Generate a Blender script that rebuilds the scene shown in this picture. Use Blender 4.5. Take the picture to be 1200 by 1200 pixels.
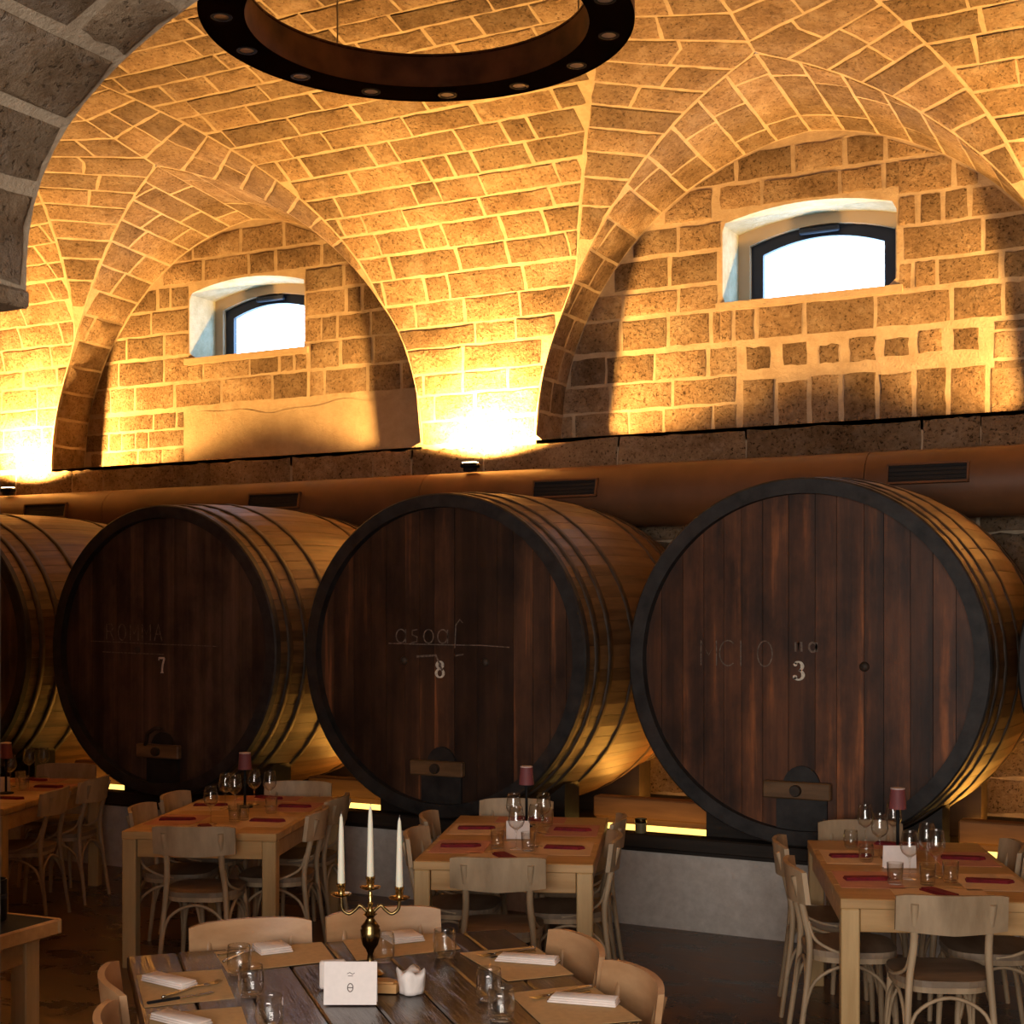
import bpy, math, random
from mathutils import Vector, Matrix
R = random.Random(7)
for o in list(bpy.data.objects): bpy.data.objects.remove(o)
scn = bpy.context.scene
col = scn.collection
PI = math.pi

# ------------------------------------------------------------------ camera, world, big lights, exposure
F, TH, YH, CH = 1682.2, 0.488, 711.5, 2.0
SN, CS = math.sin(TH), math.cos(TH)
cd = bpy.data.cameras.new('camera'); cam = bpy.data.objects.new('camera', cd); col.objects.link(cam)
cam.location = (0, 0, CH); cam.rotation_euler = (PI/2, 0, TH)
cd.sensor_width = 36; cd.lens = 36*F/1200; cd.shift_y = (YH-600)/1200; cd.clip_start = .05
scn.camera = cam
W = bpy.data.worlds.new('world'); scn.world = W; W.use_nodes = True
W.node_tree.nodes['Background'].inputs[0].default_value = (1.0, .93, .86, 1)
W.node_tree.nodes['Background'].inputs[1].default_value = .30
def area(name, loc, rot, sx, sy, power, color):
    l = bpy.data.lights.new(name, 'AREA'); l.shape = 'RECTANGLE'; l.size = sx; l.size_y = sy
    l.energy = power; l.color = color
    o = bpy.data.objects.new(name, l); col.objects.link(o); o.location = loc; o.rotation_euler = rot
    return o
# added fill light behind the photographer; daylight through unseen doors is only assumed
area('camera_side_fill_offscreen', (.3, -3.0, 2.3), (PI/2+.05, 0, .35), 4.2, 2.6, 430, (1.0, .93, .86))
scn.view_settings.view_transform = 'Standard'; scn.view_settings.look = 'None'
scn.view_settings.gamma = 1; scn.view_settings.use_curve_mapping = False
scn.view_settings.exposure = 0.0

def un(px, py, z=.76):
    Z = F*(CH-z)/(py-YH); X = (px-600)/F*Z
    return -Z*SN+X*CS, Z*CS+X*SN
def proj(p):
    X = p[0]*CS+p[1]*SN; Z = -p[0]*SN+p[1]*CS
    if Z < .1: return None
    return 600+F*X/Z, YH-F*(p[2]-CH)/Z
def wx(px, y):                       # x on a plane y = const seen at image column px
    return y*math.tan(math.atan((px-600)/F)-TH)

# ------------------------------------------------------------------ materials
def newmat(name):
    m = bpy.data.materials.new(name); m.use_nodes = True
    nt = m.node_tree; b = nt.nodes['Principled BSDF']
    return m, nt, b
def nd(nt, t, **kw):
    n = nt.nodes.new(t)
    for k, v in kw.items():
        if k in n.inputs: n.inputs[k].default_value = v
        else: setattr(n, k, v)
    return n
def L(nt, a, ao, b, bi): nt.links.new(a.outputs[ao], b.inputs[bi])
def ramp(nt, stops):
    r = nt.nodes.new('ShaderNodeValToRGB'); e = r.color_ramp.elements
    while len(e) < len(stops): e.new(.5)
    for i, (p, c) in enumerate(stops):
        e[i].position = p; e[i].color = (c[0], c[1], c[2], 1)
    return r
def texco(nt, scale=(1, 1, 1), coord='Object'):
    t = nt.nodes.new('ShaderNodeTexCoord'); mp = nt.nodes.new('ShaderNodeMapping')
    mp.inputs['Scale'].default_value = scale
    L(nt, t, coord, mp, 'Vector'); return mp
def worldco(nt, scale=(1, 1, 1)):
    g = nt.nodes.new('ShaderNodeNewGeometry'); mp = nt.nodes.new('ShaderNodeMapping')
    mp.inputs['Scale'].default_value = scale
    L(nt, g, 'Position', mp, 'Vector'); return mp
def bump(nt, b, src, out, strength, dist):
    n = nd(nt, 'ShaderNodeBump', Strength=strength, Distance=dist)
    L(nt, src, out, n, 'Height'); L(nt, n, 'Normal', b, 'Normal'); return n
def rand_value(nt, b, base_node, base_out, lo, hi):
    oi = nt.nodes.new('ShaderNodeObjectInfo')
    mr = nd(nt, 'ShaderNodeMapRange'); mr.inputs['To Min'].default_value = lo; mr.inputs['To Max'].default_value = hi
    L(nt, oi, 'Random', mr, 'Value')
    hs = nt.nodes.new('ShaderNodeHueSaturation'); L(nt, base_node, base_out, hs, 'Color'); L(nt, mr, 'Result', hs, 'Value')
    L(nt, hs, 'Color', b, 'Base Color'); return hs

def stone_mat(name, dark, mid, light, lo=.65, hi=1.2, pits=.5, smear=.75):
    m, nt, b = newmat(name)
    g = worldco(nt)
    n1 = nd(nt, 'ShaderNodeTexNoise', Scale=2.2, Detail=6.0, Roughness=.62); L(nt, g, 'Vector', n1, 'Vector')
    n2 = nd(nt, 'ShaderNodeTexNoise', Scale=26.0, Detail=7.0, Roughness=.75); L(nt, g, 'Vector', n2, 'Vector')
    mx = nd(nt, 'ShaderNodeMix', data_type='FLOAT'); mx.inputs['Factor'].default_value = .45
    L(nt, n1, 'Fac', mx, 'A'); L(nt, n2, 'Fac', mx, 'B')
    r = ramp(nt, [(.38, dark), (.52, mid), (.64, light)]); L(nt, mx, 'Result', r, 'Fac')
    # dark pits of the tuff
    n3 = nd(nt, 'ShaderNodeTexNoise', Scale=48.0, Detail=3.0, Roughness=.6); L(nt, g, 'Vector', n3, 'Vector')
    pr = ramp(nt, [(.34, (.22, .2, .18)), (.42, (1, 1, 1))]); L(nt, n3, 'Fac', pr, 'Fac')
    mu = nd(nt, 'ShaderNodeMix', data_type='RGBA', blend_type='MULTIPLY'); mu.inputs['Factor'].default_value = pits
    L(nt, r, 'Color', mu, 'A'); L(nt, pr, 'Color', mu, 'B')
    # thin lime smears left on the faces by the pointing
    n5 = nd(nt, 'ShaderNodeTexNoise', Scale=3.6, Detail=9.0, Roughness=.72); L(nt, g, 'Vector', n5, 'Vector')
    sr = ramp(nt, [(.52, (0, 0, 0)), (.72, (smear, smear, smear))]); L(nt, n5, 'Fac', sr, 'Fac')
    sm = nd(nt, 'ShaderNodeMix', data_type='RGBA'); L(nt, sr, 'Color', sm, 'Factor'); L(nt, mu, 'Result', sm, 'A')
    sm.inputs['B'].default_value = (light[0]*1.05, light[1]*1.12, light[2]*1.3, 1)
    rand_value(nt, b, sm, 'Result', lo, hi)
    b.inputs['Roughness'].default_value = .95; b.inputs['Specular IOR Level'].default_value = .15
    ad = nd(nt, 'ShaderNodeMath', operation='ADD'); L(nt, n2, 'Fac', ad, 0)
    ml = nd(nt, 'ShaderNodeMath', operation='MULTIPLY'); L(nt, pr, 'Color', ml, 0); ml.inputs[1].default_value = .35; L(nt, ml, 'Value', ad, 1)
    bump(nt, b, ad, 'Value', 1.0, .05)
    return m
M = {}
M['stone'] = stone_mat('tuff_stone', (.20, .125, .068), (.36, .242, .145), (.50, .365, .235), .66, 1.2, .7)
M['stone_rough'] = stone_mat('rough_tuff', (.20, .125, .068), (.36, .242, .145), (.50, .365, .235), .6, 1.2, .9)
M['stone_grey'] = stone_mat('grey_tuff', (.20, .125, .068), (.36, .242, .145), (.50, .365, .235), .85, 1.15, .6, .95)
def mortar_mat(name, a, c):
    m, nt, b = newmat(name); g = worldco(nt)
    n1 = nd(nt, 'ShaderNodeTexNoise', Scale=6.0, Detail=8.0, Roughness=.7); L(nt, g, 'Vector', n1, 'Vector')
    r = ramp(nt, [(.3, a), (.7, c)]); L(nt, n1, 'Fac', r, 'Fac'); L(nt, r, 'Color', b, 'Base Color')
    n2 = nd(nt, 'ShaderNodeTexNoise', Scale=40.0, Detail=6.0, Roughness=.7); L(nt, g, 'Vector', n2, 'Vector')
    bump(nt, b, n2, 'Fac', .6, .02)
    b.inputs['Roughness'].default_value = .95; b.inputs['Specular IOR Level'].default_value = .1
    return m
M['mortar'] = mortar_mat('lime_mortar', (.37, .275, .18), (.54, .425, .30))
M['mortar_grey'] = mortar_mat('grey_mortar', (.37, .275, .18), (.54, .425, .30))
M['plaster'] = mortar_mat('plaster_patch', (.42, .315, .205), (.52, .405, .28))
M['reveal'] = mortar_mat('limewash_reveal', (.33, .335, .24), (.54, .545, .43))

def plinth_mat():
    m, nt, b = newmat('plinth_plaster'); g = worldco(nt)
    n1 = nd(nt, 'ShaderNodeTexNoise', Scale=3.0, Detail=4.0, Roughness=.6); L(nt, g, 'Vector', n1, 'Vector')
    r = ramp(nt, [(.3, (.54, .48, .42)), (.7, (.66, .60, .54))]); L(nt, n1, 'Fac', r, 'Fac')
    n2 = nd(nt, 'ShaderNodeTexNoise', Scale=14.0, Detail=6.0, Roughness=.7); L(nt, g, 'Vector', n2, 'Vector')
    r2 = ramp(nt, [(.3, (.75, .73, .72)), (.7, (1, 1, 1))]); L(nt, n2, 'Fac', r2, 'Fac')
    mu = nd(nt, 'ShaderNodeMix', data_type='RGBA', blend_type='MULTIPLY'); mu.inputs['Factor'].default_value = 1
    L(nt, r, 'Color', mu, 'A'); L(nt, r2, 'Color', mu, 'B'); L(nt, mu, 'Result', b, 'Base Color')
    b.inputs['Roughness'].default_value = .85; bump(nt, b, n2, 'Fac', .3, .01); return m
M['plinth'] = plinth_mat()

def wood(name, dark, light, scale=(1, 1, 1), coord='Object', rough=.5, lo=.8, hi=1.2, bumpd=.004, spec=.35, coat=0, detail=22, streak=None, stain=0):
    m, nt, b = newmat(name); t = texco(nt, scale, coord)
    oi = nt.nodes.new('ShaderNodeObjectInfo')
    ad = nd(nt, 'ShaderNodeVectorMath', operation='ADD')
    ms = nd(nt, 'ShaderNodeMath', operation='MULTIPLY'); ms.inputs[1].default_value = 37.0; L(nt, oi, 'Random', ms, 0)
    L(nt, t, 'Vector', ad, 0); L(nt, ms, 'Value', ad, 1)
    n1 = nd(nt, 'ShaderNodeTexNoise', Scale=detail, Detail=6.0, Roughness=.6); L(nt, ad, 'Vector', n1, 'Vector')
    st = [(.3, dark), (.7, light)]
    if streak: st = [(.3, dark), (.58, light), (.72, streak)]
    r = ramp(nt, st); L(nt, n1, 'Fac', r, 'Fac')
    if stain:        # large dark wine stains and paler worn fields
        ob = texco(nt, (1, 1, .55)); n4 = nd(nt, 'ShaderNodeTexNoise', Scale=2.6, Detail=5.0, Roughness=.65); L(nt, ob, 'Vector', n4, 'Vector')
        r4 = ramp(nt, [(.36, (.32, .32, .36)), (.62, (1.25, 1.2, 1.15))]); L(nt, n4, 'Fac', r4, 'Fac')
        mu = nd(nt, 'ShaderNodeMix', data_type='RGBA', blend_type='MULTIPLY'); mu.inputs['Factor'].default_value = 1
        L(nt, r, 'Color', mu, 'A'); L(nt, r4, 'Color', mu, 'B'); rand_value(nt, b, mu, 'Result', lo, hi)
    else: rand_value(nt, b, r, 'Color', lo, hi)
    b.inputs['Roughness'].default_value = rough; b.inputs['Specular IOR Level'].default_value = spec
    b.inputs['Coat Weight'].default_value = coat; b.inputs['Coat Roughness'].default_value = .15
    bump(nt, b, n1, 'Fac', .5, bumpd); return m
M['head_red'] = wood('red_cask_head', (.022, .009, .005), (.105, .037, .014), (1, 1, .07), rough=.5, lo=.7, hi=1.3, detail=9, streak=(.31, .10, .028), stain=1)
M['head_brown'] = wood('brown_cask_head', (.018, .009, .006), (.06, .026, .013), (1, 1, .05), rough=.5, lo=.6, hi=1.4, detail=9, streak=(.26, .09, .03), stain=1)
M['head_grey'] = wood('grey_cask_head', (.030, .018, .012), (.085, .050, .034), (1, 1, .05), rough=.55, lo=.65, hi=1.35, detail=9, streak=(.15, .085, .05), stain=1)
M['stave'] = wood('cask_stave', (.05, .024, .010), (.165, .086, .035), (1, .06, 1), rough=.5, lo=.75, hi=1.2, detail=16)
M['stave_red'] = wood('dark_cask_stave', (.045, .021, .009), (.145, .074, .030), (1, .06, 1), rough=.5, lo=.75, hi=1.2, detail=16)
M['chime'] = wood('blackened_rim', (.007, .006, .006), (.030, .025, .023), (1, 1, 1), rough=.6, detail=10)
M['darkwood'] = wood('blackened_timber', (.010, .007, .005), (.035, .022, .014), (.1, 1, 1), rough=.6, detail=14)
M['beamwood'] = wood('timber_rail', (.14, .055, .018), (.28, .115, .036), (.1, 1, 1), rough=.6, detail=14)
M['bar'] = wood('hatch_bar', (.09, .045, .018), (.22, .115, .05), (.15, 1, 1), rough=.55, detail=16)
M['table'] = wood('pine_table', (.44, .24, .085), (.64, .39, .165), (.10, 1, 1), rough=.42, lo=.88, hi=1.12, detail=14)
M['table_leg'] = wood('pine_leg', (.44, .27, .11), (.62, .41, .19), (1, 1, .1), rough=.45, lo=.92, hi=1.08, detail=14)
M['plank'] = wood('dark_plank', (.008, .005, .005), (.05, .022, .015), (1, .10, 1), rough=.25, lo=.6, hi=1.5, detail=12, bumpd=.03, spec=.8)
M['chair'] = wood('weathered_chair', (.29, .195, .11), (.52, .37, .225), (1, 1, .3), rough=.5, lo=.85, hi=1.15, detail=9)
M['seat'] = wood('worn_seat', (.16, .108, .07), (.32, .228, .15), (.3, 1, 1), rough=.45, lo=.85, hi=1.1, detail=10)
M['chair_warm'] = wood('varnished_chair', (.36, .185, .082), (.54, .315, .16), (.3, 1, 1), rough=.42, lo=.9, hi=1.12, detail=9)
M['small_wood'] = wood('olive_wood', (.35, .17, .05), (.55, .30, .11), (.3, 1, 1), rough=.4, detail=20)

def plain(name, c, rough=.6, metal=0, spec=.4, noise=0, scale=20, b_=.0):
    m, nt, b = newmat(name)
    b.inputs['Base Color'].default_value = (*c, 1); b.inputs['Roughness'].default_value = rough
    b.inputs['Metallic'].default_value = metal; b.inputs['Specular IOR Level'].default_value = spec
    if noise:
        t = texco(nt); n1 = nd(nt, 'ShaderNodeTexNoise', Scale=scale, Detail=5.0); L(nt, t, 'Vector', n1, 'Vector')
        r = ramp(nt, [(.3, tuple(x*(1-noise) for x in c)), (.7, tuple(min(1, x*(1+noise)) for x in c))])
        L(nt, n1, 'Fac', r, 'Fac'); L(nt, r, 'Color', b, 'Base Color')
        if b_: bump(nt, b, n1, 'Fac', .5, b_)
    return m
M['iron'] = plain('iron_hoop', (.045, .028, .018), .6, .2, noise=.5, scale=8)
M['black'] = plain('black_metal', (.010, .010, .011), .6, spec=.2)
M['duct'] = plain('painted_duct', (.13, .056, .024), .5, noise=.25, scale=3, b_=.004)
M['vent'] = plain('vent_shade_black', (.012, .010, .010), .7)  # near-black puts the shade inside the vent openings into the colour
M['rust'] = plain('rusted_steel', (.10, .042, .022), .6, .3, noise=.5, scale=5, b_=.002)
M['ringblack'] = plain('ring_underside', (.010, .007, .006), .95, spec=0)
M['steel'] = plain('steel_cable', (.35, .32, .28), .35, .9)
M['cutlery'] = plain('cutlery_steel', (.62, .60, .57), .18, 1.0)
M['brass'] = plain('brass', (.60, .42, .15), .2, 1.0)
M['bronze'] = plain('dark_brass', (.22, .15, .06), .22, 1.0)
M['wax'] = plain('candle_wax', (.86, .78, .62), .45)
M['wax'].node_tree.nodes['Principled BSDF'].inputs['Subsurface Weight'].default_value = .2
M['paper'] = plain('white_paper', (.86, .76, .71), .8, noise=.03, scale=60)
M['napkin'] = plain('white_napkin', (.84, .74, .68), .9, noise=.05, scale=30, b_=.004)
M['kraft'] = plain('kraft_paper', (.56, .37, .17), .85, noise=.08, scale=40)
M['cream'] = plain('cream_placemat', (.66, .45, .26), .85, noise=.05, scale=40)
M['salmon'] = plain('salmon_placemat', (.52, .235, .155), .85, noise=.06, scale=40)
M['red'] = plain('red_napkin', (.17, .006, .012), .85, noise=.25, scale=30, b_=.003)
M['shade'] = plain('maroon_shade', (.20, .055, .058), .6)
M['shade_top'] = plain('shade_rim', (.62, .48, .44), .5)
M['ink'] = plain('ink', (.12, .09, .08), .8)
M['chalk'] = plain('white_paint', (.66, .58, .47), .8, noise=.2, scale=60)
M['chalk_faint'] = plain('faded_chalk', (.15, .11, .085), .9, noise=.6, scale=50)
M['frame'] = plain('window_steel', (.012, .016, .03), .5)
M['frame_wood'] = plain('window_jamb', (.40, .30, .2), .7)
M['tabletop_black'] = plain('black_tabletop', (.012, .014, .018), .7, spec=.08, noise=.3, scale=10)
M['brass_cup'] = plain('aged_cup', (.22, .17, .08), .5)
def glass():          # thin-walled clear glass
    m = bpy.data.materials.new('clear_glass'); m.use_nodes = True; nt = m.node_tree
    nt.nodes.remove(nt.nodes['Principled BSDF'])
    tr = nd(nt, 'ShaderNodeBsdfTransparent'); tr.inputs['Color'].default_value = (.97, .97, .96, 1)
    gl = nd(nt, 'ShaderNodeBsdfGlossy', Roughness=.03); lw = nd(nt, 'ShaderNodeLayerWeight', Blend=.5); pw = nd(nt, 'ShaderNodeMath', operation='POWER'); pw.inputs[1].default_value = 2.6; L(nt, lw, 'Facing', pw, 0)
    fr = nd(nt, 'ShaderNodeMapRange'); fr.inputs['To Min'].default_value = .06; fr.inputs['To Max'].default_value = .9; L(nt, pw, 'Value', fr, 'Value')
    mx = nd(nt, 'ShaderNodeMixShader'); L(nt, fr, 'Result', mx, 'Fac'); L(nt, tr, 'BSDF', mx, 1); L(nt, gl, 'BSDF', mx, 2)
    L(nt, mx, 'Shader', nt.nodes['Material Output'], 'Surface'); return m
M['glass'] = glass()
def emit(name, c, s):
    m = bpy.data.materials.new(name); m.use_nodes = True; nt = m.node_tree
    nt.nodes.remove(nt.nodes['Principled BSDF']); e = nd(nt, 'ShaderNodeEmission', Strength=s)
    e.inputs['Color'].default_value = (*c, 1); L(nt, e, 'Emission', nt.nodes['Material Output'], 'Surface'); return m
M['lens'] = plain('spot_lens', (.55, .50, .44), .4)
M['sky'] = emit('bright_sky_pane', (.40, .66, 1.0), 14)
M['led'] = emit('led_strip', (1.0, .60, .13), 2.6)
M['led_rear'] = emit('led_strip_rear', (1.0, .42, .06), 75)
def floor_mat():
    m, nt, b = newmat('polished_floor'); g = worldco(nt, (1.0, 1.6, 1))
    n1 = nd(nt, 'ShaderNodeTexNoise', Scale=2.4, Detail=8.0, Roughness=.65, Distortion=.6); L(nt, g, 'Vector', n1, 'Vector')
    r = ramp(nt, [(.32, (.04, .021, .012)), (.52, (.11, .058, .032)), (.7, (.22, .125, .07))]); L(nt, n1, 'Fac', r, 'Fac')
    L(nt, r, 'Color', b, 'Base Color')
    r2 = ramp(nt, [(.3, (.2, .2, .2)), (.7, (.4, .4, .4))]); L(nt, n1, 'Fac', r2, 'Fac'); L(nt, r2, 'Color', b, 'Roughness')
    bump(nt, b, n1, 'Fac', .15, .01); return m
M['floor'] = floor_mat()

# ------------------------------------------------------------------ mesh helpers
class MB:
    def __init__(s): s.v = []; s.f = []
    def add(s, vs, fs):
        o = len(s.v); s.v += [tuple(v) for v in vs]; s.f += [tuple(i+o for i in f) for f in fs]; return s
    def box(s, c, size, rz=0, bev=0, M4=None):
        hx, hy, hz = size[0]/2, size[1]/2, size[2]/2; vs = []; fs = []
        if bev <= 0:
            vs = [(x*hx, y*hy, z*hz) for z in (-1, 1) for y in (-1, 1) for x in (-1, 1)]
            fs = [(0, 2, 3, 1), (4, 5, 7, 6), (0, 1, 5, 4), (2, 6, 7, 3), (0, 4, 6, 2), (1, 3, 7, 5)]
        else:
            e = min(bev, hx*.9, hy*.9, hz*.9); idx = {}
            for sx in (-1, 1):
                for sy in (-1, 1):
                    for sz in (-1, 1):
                        for ax in range(3):
                            p = [sx*hx, sy*hy, sz*hz]
                            for k in range(3):
                                if k != ax: p[k] -= (sx, sy, sz)[k]*e
                            idx[(sx, sy, sz, ax)] = len(vs); vs.append(tuple(p))
            g = lambda a, b, c_, ax: idx[(a, b, c_, ax)]
            for q in (-1, 1):
                fs.append(tuple(g(q, a, b, 0) for a, b in ((-1, -1), (1, -1), (1, 1), (-1, 1))))
                fs.append(tuple(g(a, q, b, 1) for a, b in ((-1, -1), (1, -1), (1, 1), (-1, 1))))
                fs.append(tuple(g(a, b, q, 2) for a, b in ((-1, -1), (1, -1), (1, 1), (-1, 1))))
            for a in (-1, 1):
                for b in (-1, 1):
                    fs.append((g(-1, a, b, 1), g(1, a, b, 1), g(1, a, b, 2), g(-1, a, b, 2)))
                    fs.append((g(a, -1, b, 0), g(a, 1, b, 0), g(a, 1, b, 2), g(a, -1, b, 2)))
                    fs.append((g(a, b, -1, 0), g(a, b, 1, 0), g(a, b, 1, 1), g(a, b, -1, 1)))
                    for c_ in (-1, 1): fs.append((g(a, b, c_, 0), g(a, b, c_, 1), g(a, b, c_, 2)))
        cr, sr = math.cos(rz), math.sin(rz)
        out = []
        for x, y, z in vs:
            p = Vector((x*cr-y*sr, x*sr+y*cr, z))
            if M4 is not None: p = M4 @ Vector((x, y, z))
            out.append((p.x+c[0], p.y+c[1], p.z+c[2]))
        return s.add(out, fs)
    def tube(s, pts, rad, n=8, closed=False, caps=True):
        pts = [Vector(p) for p in pts]; k = len(pts)
        if not isinstance(rad, (list, tuple)): rad = [rad]*k
        vs = []; fs = []; prev = None
        for i, p in enumerate(pts):
            a = pts[(i-1) % k] if (closed or i > 0) else p; b = pts[(i+1) % k] if (closed or i < k-1) else p
            t = (b-a).normalized()
            if prev is None:
                up = Vector((0, 0, 1)) if abs(t.z) < .9 else Vector((1, 0, 0))
                nrm = (up-t*up.dot(t)).normalized()
            else: nrm = (prev-t*prev.dot(t)).normalized()
            prev = nrm; bn = t.cross(nrm)
            for j in range(n):
                an = 2*PI*j/n; q = p+(nrm*math.cos(an)+bn*math.sin(an))*rad[i]; vs.append(tuple(q))
        rings = k if closed else k-1
        for i in range(rings):
            for j in range(n):
                a = i*n+j; b = i*n+(j+1) % n; c = ((i+1) % k)*n+(j+1) % n; d = ((i+1) % k)*n+j
                fs.append((a, b, c, d))
        if caps and not closed:
            fs.append(tuple(range(n-1, -1, -1))); fs.append(tuple((k-1)*n+j for j in range(n)))
        return s.add(vs, fs)
    def lathe(s, prof, n=20, c=(0, 0, 0), axis='z', closed=False):
        vs = []; fs = []; k = len(prof)
        for r, z in prof:
            for j in range(n):
                a = 2*PI*j/n; x, y = r*math.cos(a), r*math.sin(a)
                vs.append((c[0]+x, c[1]+y, c[2]+z) if axis == 'z' else (c[0]+x, c[1]+z, c[2]+y))
        for i in range(k if closed else k-1):
            for j in range(n):
                a = i*n+j; b = i*n+(j+1) % n; e = ((i+1) % k)*n; fs.append((a, b, e+(j+1) % n, e+j))
        return s.add(vs, fs)
    def prism(s, outline, z0, z1, fn=None):
        n = len(outline); vs = [(x, y, z0) for x, y in outline]+[(x, y, z1) for x, y in outline]
        if fn: vs = [fn(*v) for v in vs]
        fs = [tuple(range(n-1, -1, -1)), tuple(range(n, 2*n))]+[(i, (i+1) % n, n+(i+1) % n, n+i) for i in range(n)]
        return s.add(vs, fs)
    def mesh(s, name, mat, smooth=False):
        me = bpy.data.meshes.new(name); me.from_pydata(s.v, [], s.f)
        me.materials.append(mat if not isinstance(mat, str) else M[mat])
        if smooth:
            me.polygons.foreach_set('use_smooth', [True]*len(me.polygons))
        me.update(); return me
    def build(s, name, mat, parent=None, smooth=False, sharp=None):
        me = s.mesh(name, mat, smooth)
        if smooth and sharp:
            try: me.set_sharp_from_angle(angle=math.radians(sharp))
            except Exception: pass
        return obj(name, me, parent)
def obj(name, me, parent=None, loc=None, rz=None):
    o = bpy.data.objects.new(name, me); col.objects.link(o)
    if parent is not None: o.parent = parent
    if loc is not None: o.location = loc
    if rz is not None: o.rotation_euler = (0, 0, rz)
    return o
def tag(o, label, cat, group=None):
    o['label'] = label; o['category'] = cat
    if group: o['group'] = group
    return o
def struct(o): o['kind'] = 'structure'; return o
def empty(name, loc=(0, 0, 0), rz=0):
    o = bpy.data.objects.new(name, None); col.objects.link(o); o.location = loc; o.rotation_euler = (0, 0, rz)
    o.empty_display_size = .1; return o
def copy_tree(src, parent=None):
    c = src.copy(); col.objects.link(c); c.parent = parent
    for ch in list(src.children): copy_tree(ch, c)
    return c

# ------------------------------------------------------------------ the vault: geometry of the surfaces
YP, YW = 10.785, 11.25            # front of the pillars, plane of the lunette walls
Y0, EA, EB, ZM = 6.816, 3.969, 2.032, 4.353
LC = {'a': -8.85, 'b': -3.272, 'c': 2.306}     # lunette centres
LW, LR, LZ = 2.226, 2.427, 3.379
YC, YA, YA2, ZR2, PW = 10.711, 7.596, 9.878, .152, 1.143
LEDGE = 3.41
XA, XB = -12.6, 5.0
_q = LR*LR/LW; _R = (LW+_q)/2; _e = _R-LW
def arch_h(dx): return math.sqrt(max(_R*_R-(abs(dx)+_e)**2, 0))
def arch_w(hz): return max(math.sqrt(max(_R*_R-hz*hz, 0))-_e, 0) if hz < LR else 0
def mz(y): return ZM+EB*math.sqrt(max(1-((y-Y0)/EA)**2, 0))
ZC = mz(YC); WC = arch_w(ZC-LZ)
# profile of the main vault by arc length (from the floor at the back wall, up and over)
prof = [(YP, z*.1) for z in range(0, 44)]
for i in range(0, 121):
    a = i/120*PI; prof.append((Y0+EA*math.cos(a), ZM+EB*math.sin(a)))
pl = [0.0]
for i in range(1, len(prof)): pl.append(pl[-1]+math.hypot(prof[i][0]-prof[i-1][0], prof[i][1]-prof[i-1][1]))
import bisect
def at_prof(v):
    v = min(max(v, 0), pl[-1]-1e-6); i = max(1, min(bisect.bisect_right(pl, v), len(pl)-1)); d = pl[i]-pl[i-1]
    t = (v-pl[i-1])/d if d > 0 else 0
    a, b = prof[i-1], prof[i]; return a[0]+(b[0]-a[0])*t, a[1]+(b[1]-a[1])*t
def S_main(u, v): y, z = at_prof(v); return Vector((u, y, z))
def g_main(u, v):
    y, z = at_prof(v); g = 9
    if y < YA: return 9
    for c in LC.values():
        if z < LEDGE: hw = -9
        elif z < ZC: hw = arch_w(max(z-LZ, 0)) if y > Y0 else -9
        else: hw = WC*(y-YA)/(YC-YA)
        gg = abs(u-c)-hw
        if z < LEDGE+.6: gg = max(gg, LEDGE-z)
        g = min(g, gg)
    return g
def S_wall(u, v): return Vector((u, YW, v))
def win_top(dx): return 5.25-.10*(dx/.71)**2
WINX = {'a': -8.94, 'b': -3.30, 'c': 2.3}
WINH, WSILL = .71, 4.50
def g_arch_for(k):
    c = LC[k]
    return lambda u, v: min(LZ+arch_h(u-c)-v, LW-abs(u-c))
def g_wall_for(k):
    c = LC[k]; wc = WINX[k]
    def g(u, v):
        a = min(LZ+arch_h(u-c)-v, LW-abs(u-c))
        dx = u-wc
        w = max(abs(dx)-WINH, WSILL-v, v-win_top(max(-WINH, min(WINH, dx))))
        return min(a, w)
    return g
# lunette cell: arch parametrised by arc length a (0 = left springing)
arc = [(-LW, 0)]
for i in range(1, 81):
    dx = -LW+2*LW*i/80; arc.append((dx, arch_h(dx)))
al = [0.0]
for i in range(1, len(arc)): al.append(al[-1]+math.hypot(arc[i][0]-arc[i-1][0], arc[i][1]-arc[i-1][1]))
ALEN = al[-1]
def at_arc(a):
    a = min(max(a, 0), ALEN-1e-6); i = max(1, bisect.bisect_right(al, a)); t = (a-al[i-1])/(al[i]-al[i-1])
    p, q = arc[i-1], arc[i]; return p[0]+(q[0]-p[0])*t, p[1]+(q[1]-p[1])*t
def my(z):
    if z <= ZM: return YP
    return Y0+EA*math.sqrt(max(1-((z-ZM)/EB)**2, 0))
def cell_edge(dx, hz):
    if abs(dx) >= WC: return my(LZ+hz), 0
    t = 1-abs(dx)/WC
    return YC+(YA2-YC)*t**PW, ZR2*t
def S_cell_for(c):
    def S(a, s):                      # s metres out from the lunette wall
        dx, hz = at_arc(a); ye, zr = cell_edge(dx, hz); D = YW-ye
        return Vector((c+dx, YW-s, LZ+hz+zr*min(s/D, 1)))
    return S
def cell_depth(a): dx, hz = at_arc(a); return YW-cell_edge(dx, hz)[0]
def g_cell(a, s): return cell_depth(a)-s
ZTOP2 = LZ+LR+ZR2; ZAP = mz(YA)
_tab = []
for i in range(201):
    t = i/200; _tab.append((LZ+arch_h(WC*(1-t))+ZR2*t, t))
def arc2_at(z):
    if z >= ZTOP2:                    # on the ridge above the cell
        q = min((z-ZTOP2)/(ZAP-ZTOP2), 1); return 0.0, YA2+(YA-YA2)*q
    i = max(1, min(bisect.bisect_left(_tab, (z, -1)), 200)); a, b = _tab[i-1], _tab[i]
    t = a[1]+(b[1]-a[1])*min(max((z-a[0])/((b[0]-a[0]) or 1), 0), 1)
    return WC*(1-t), YC+(YA2-YC)*t**PW
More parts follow.
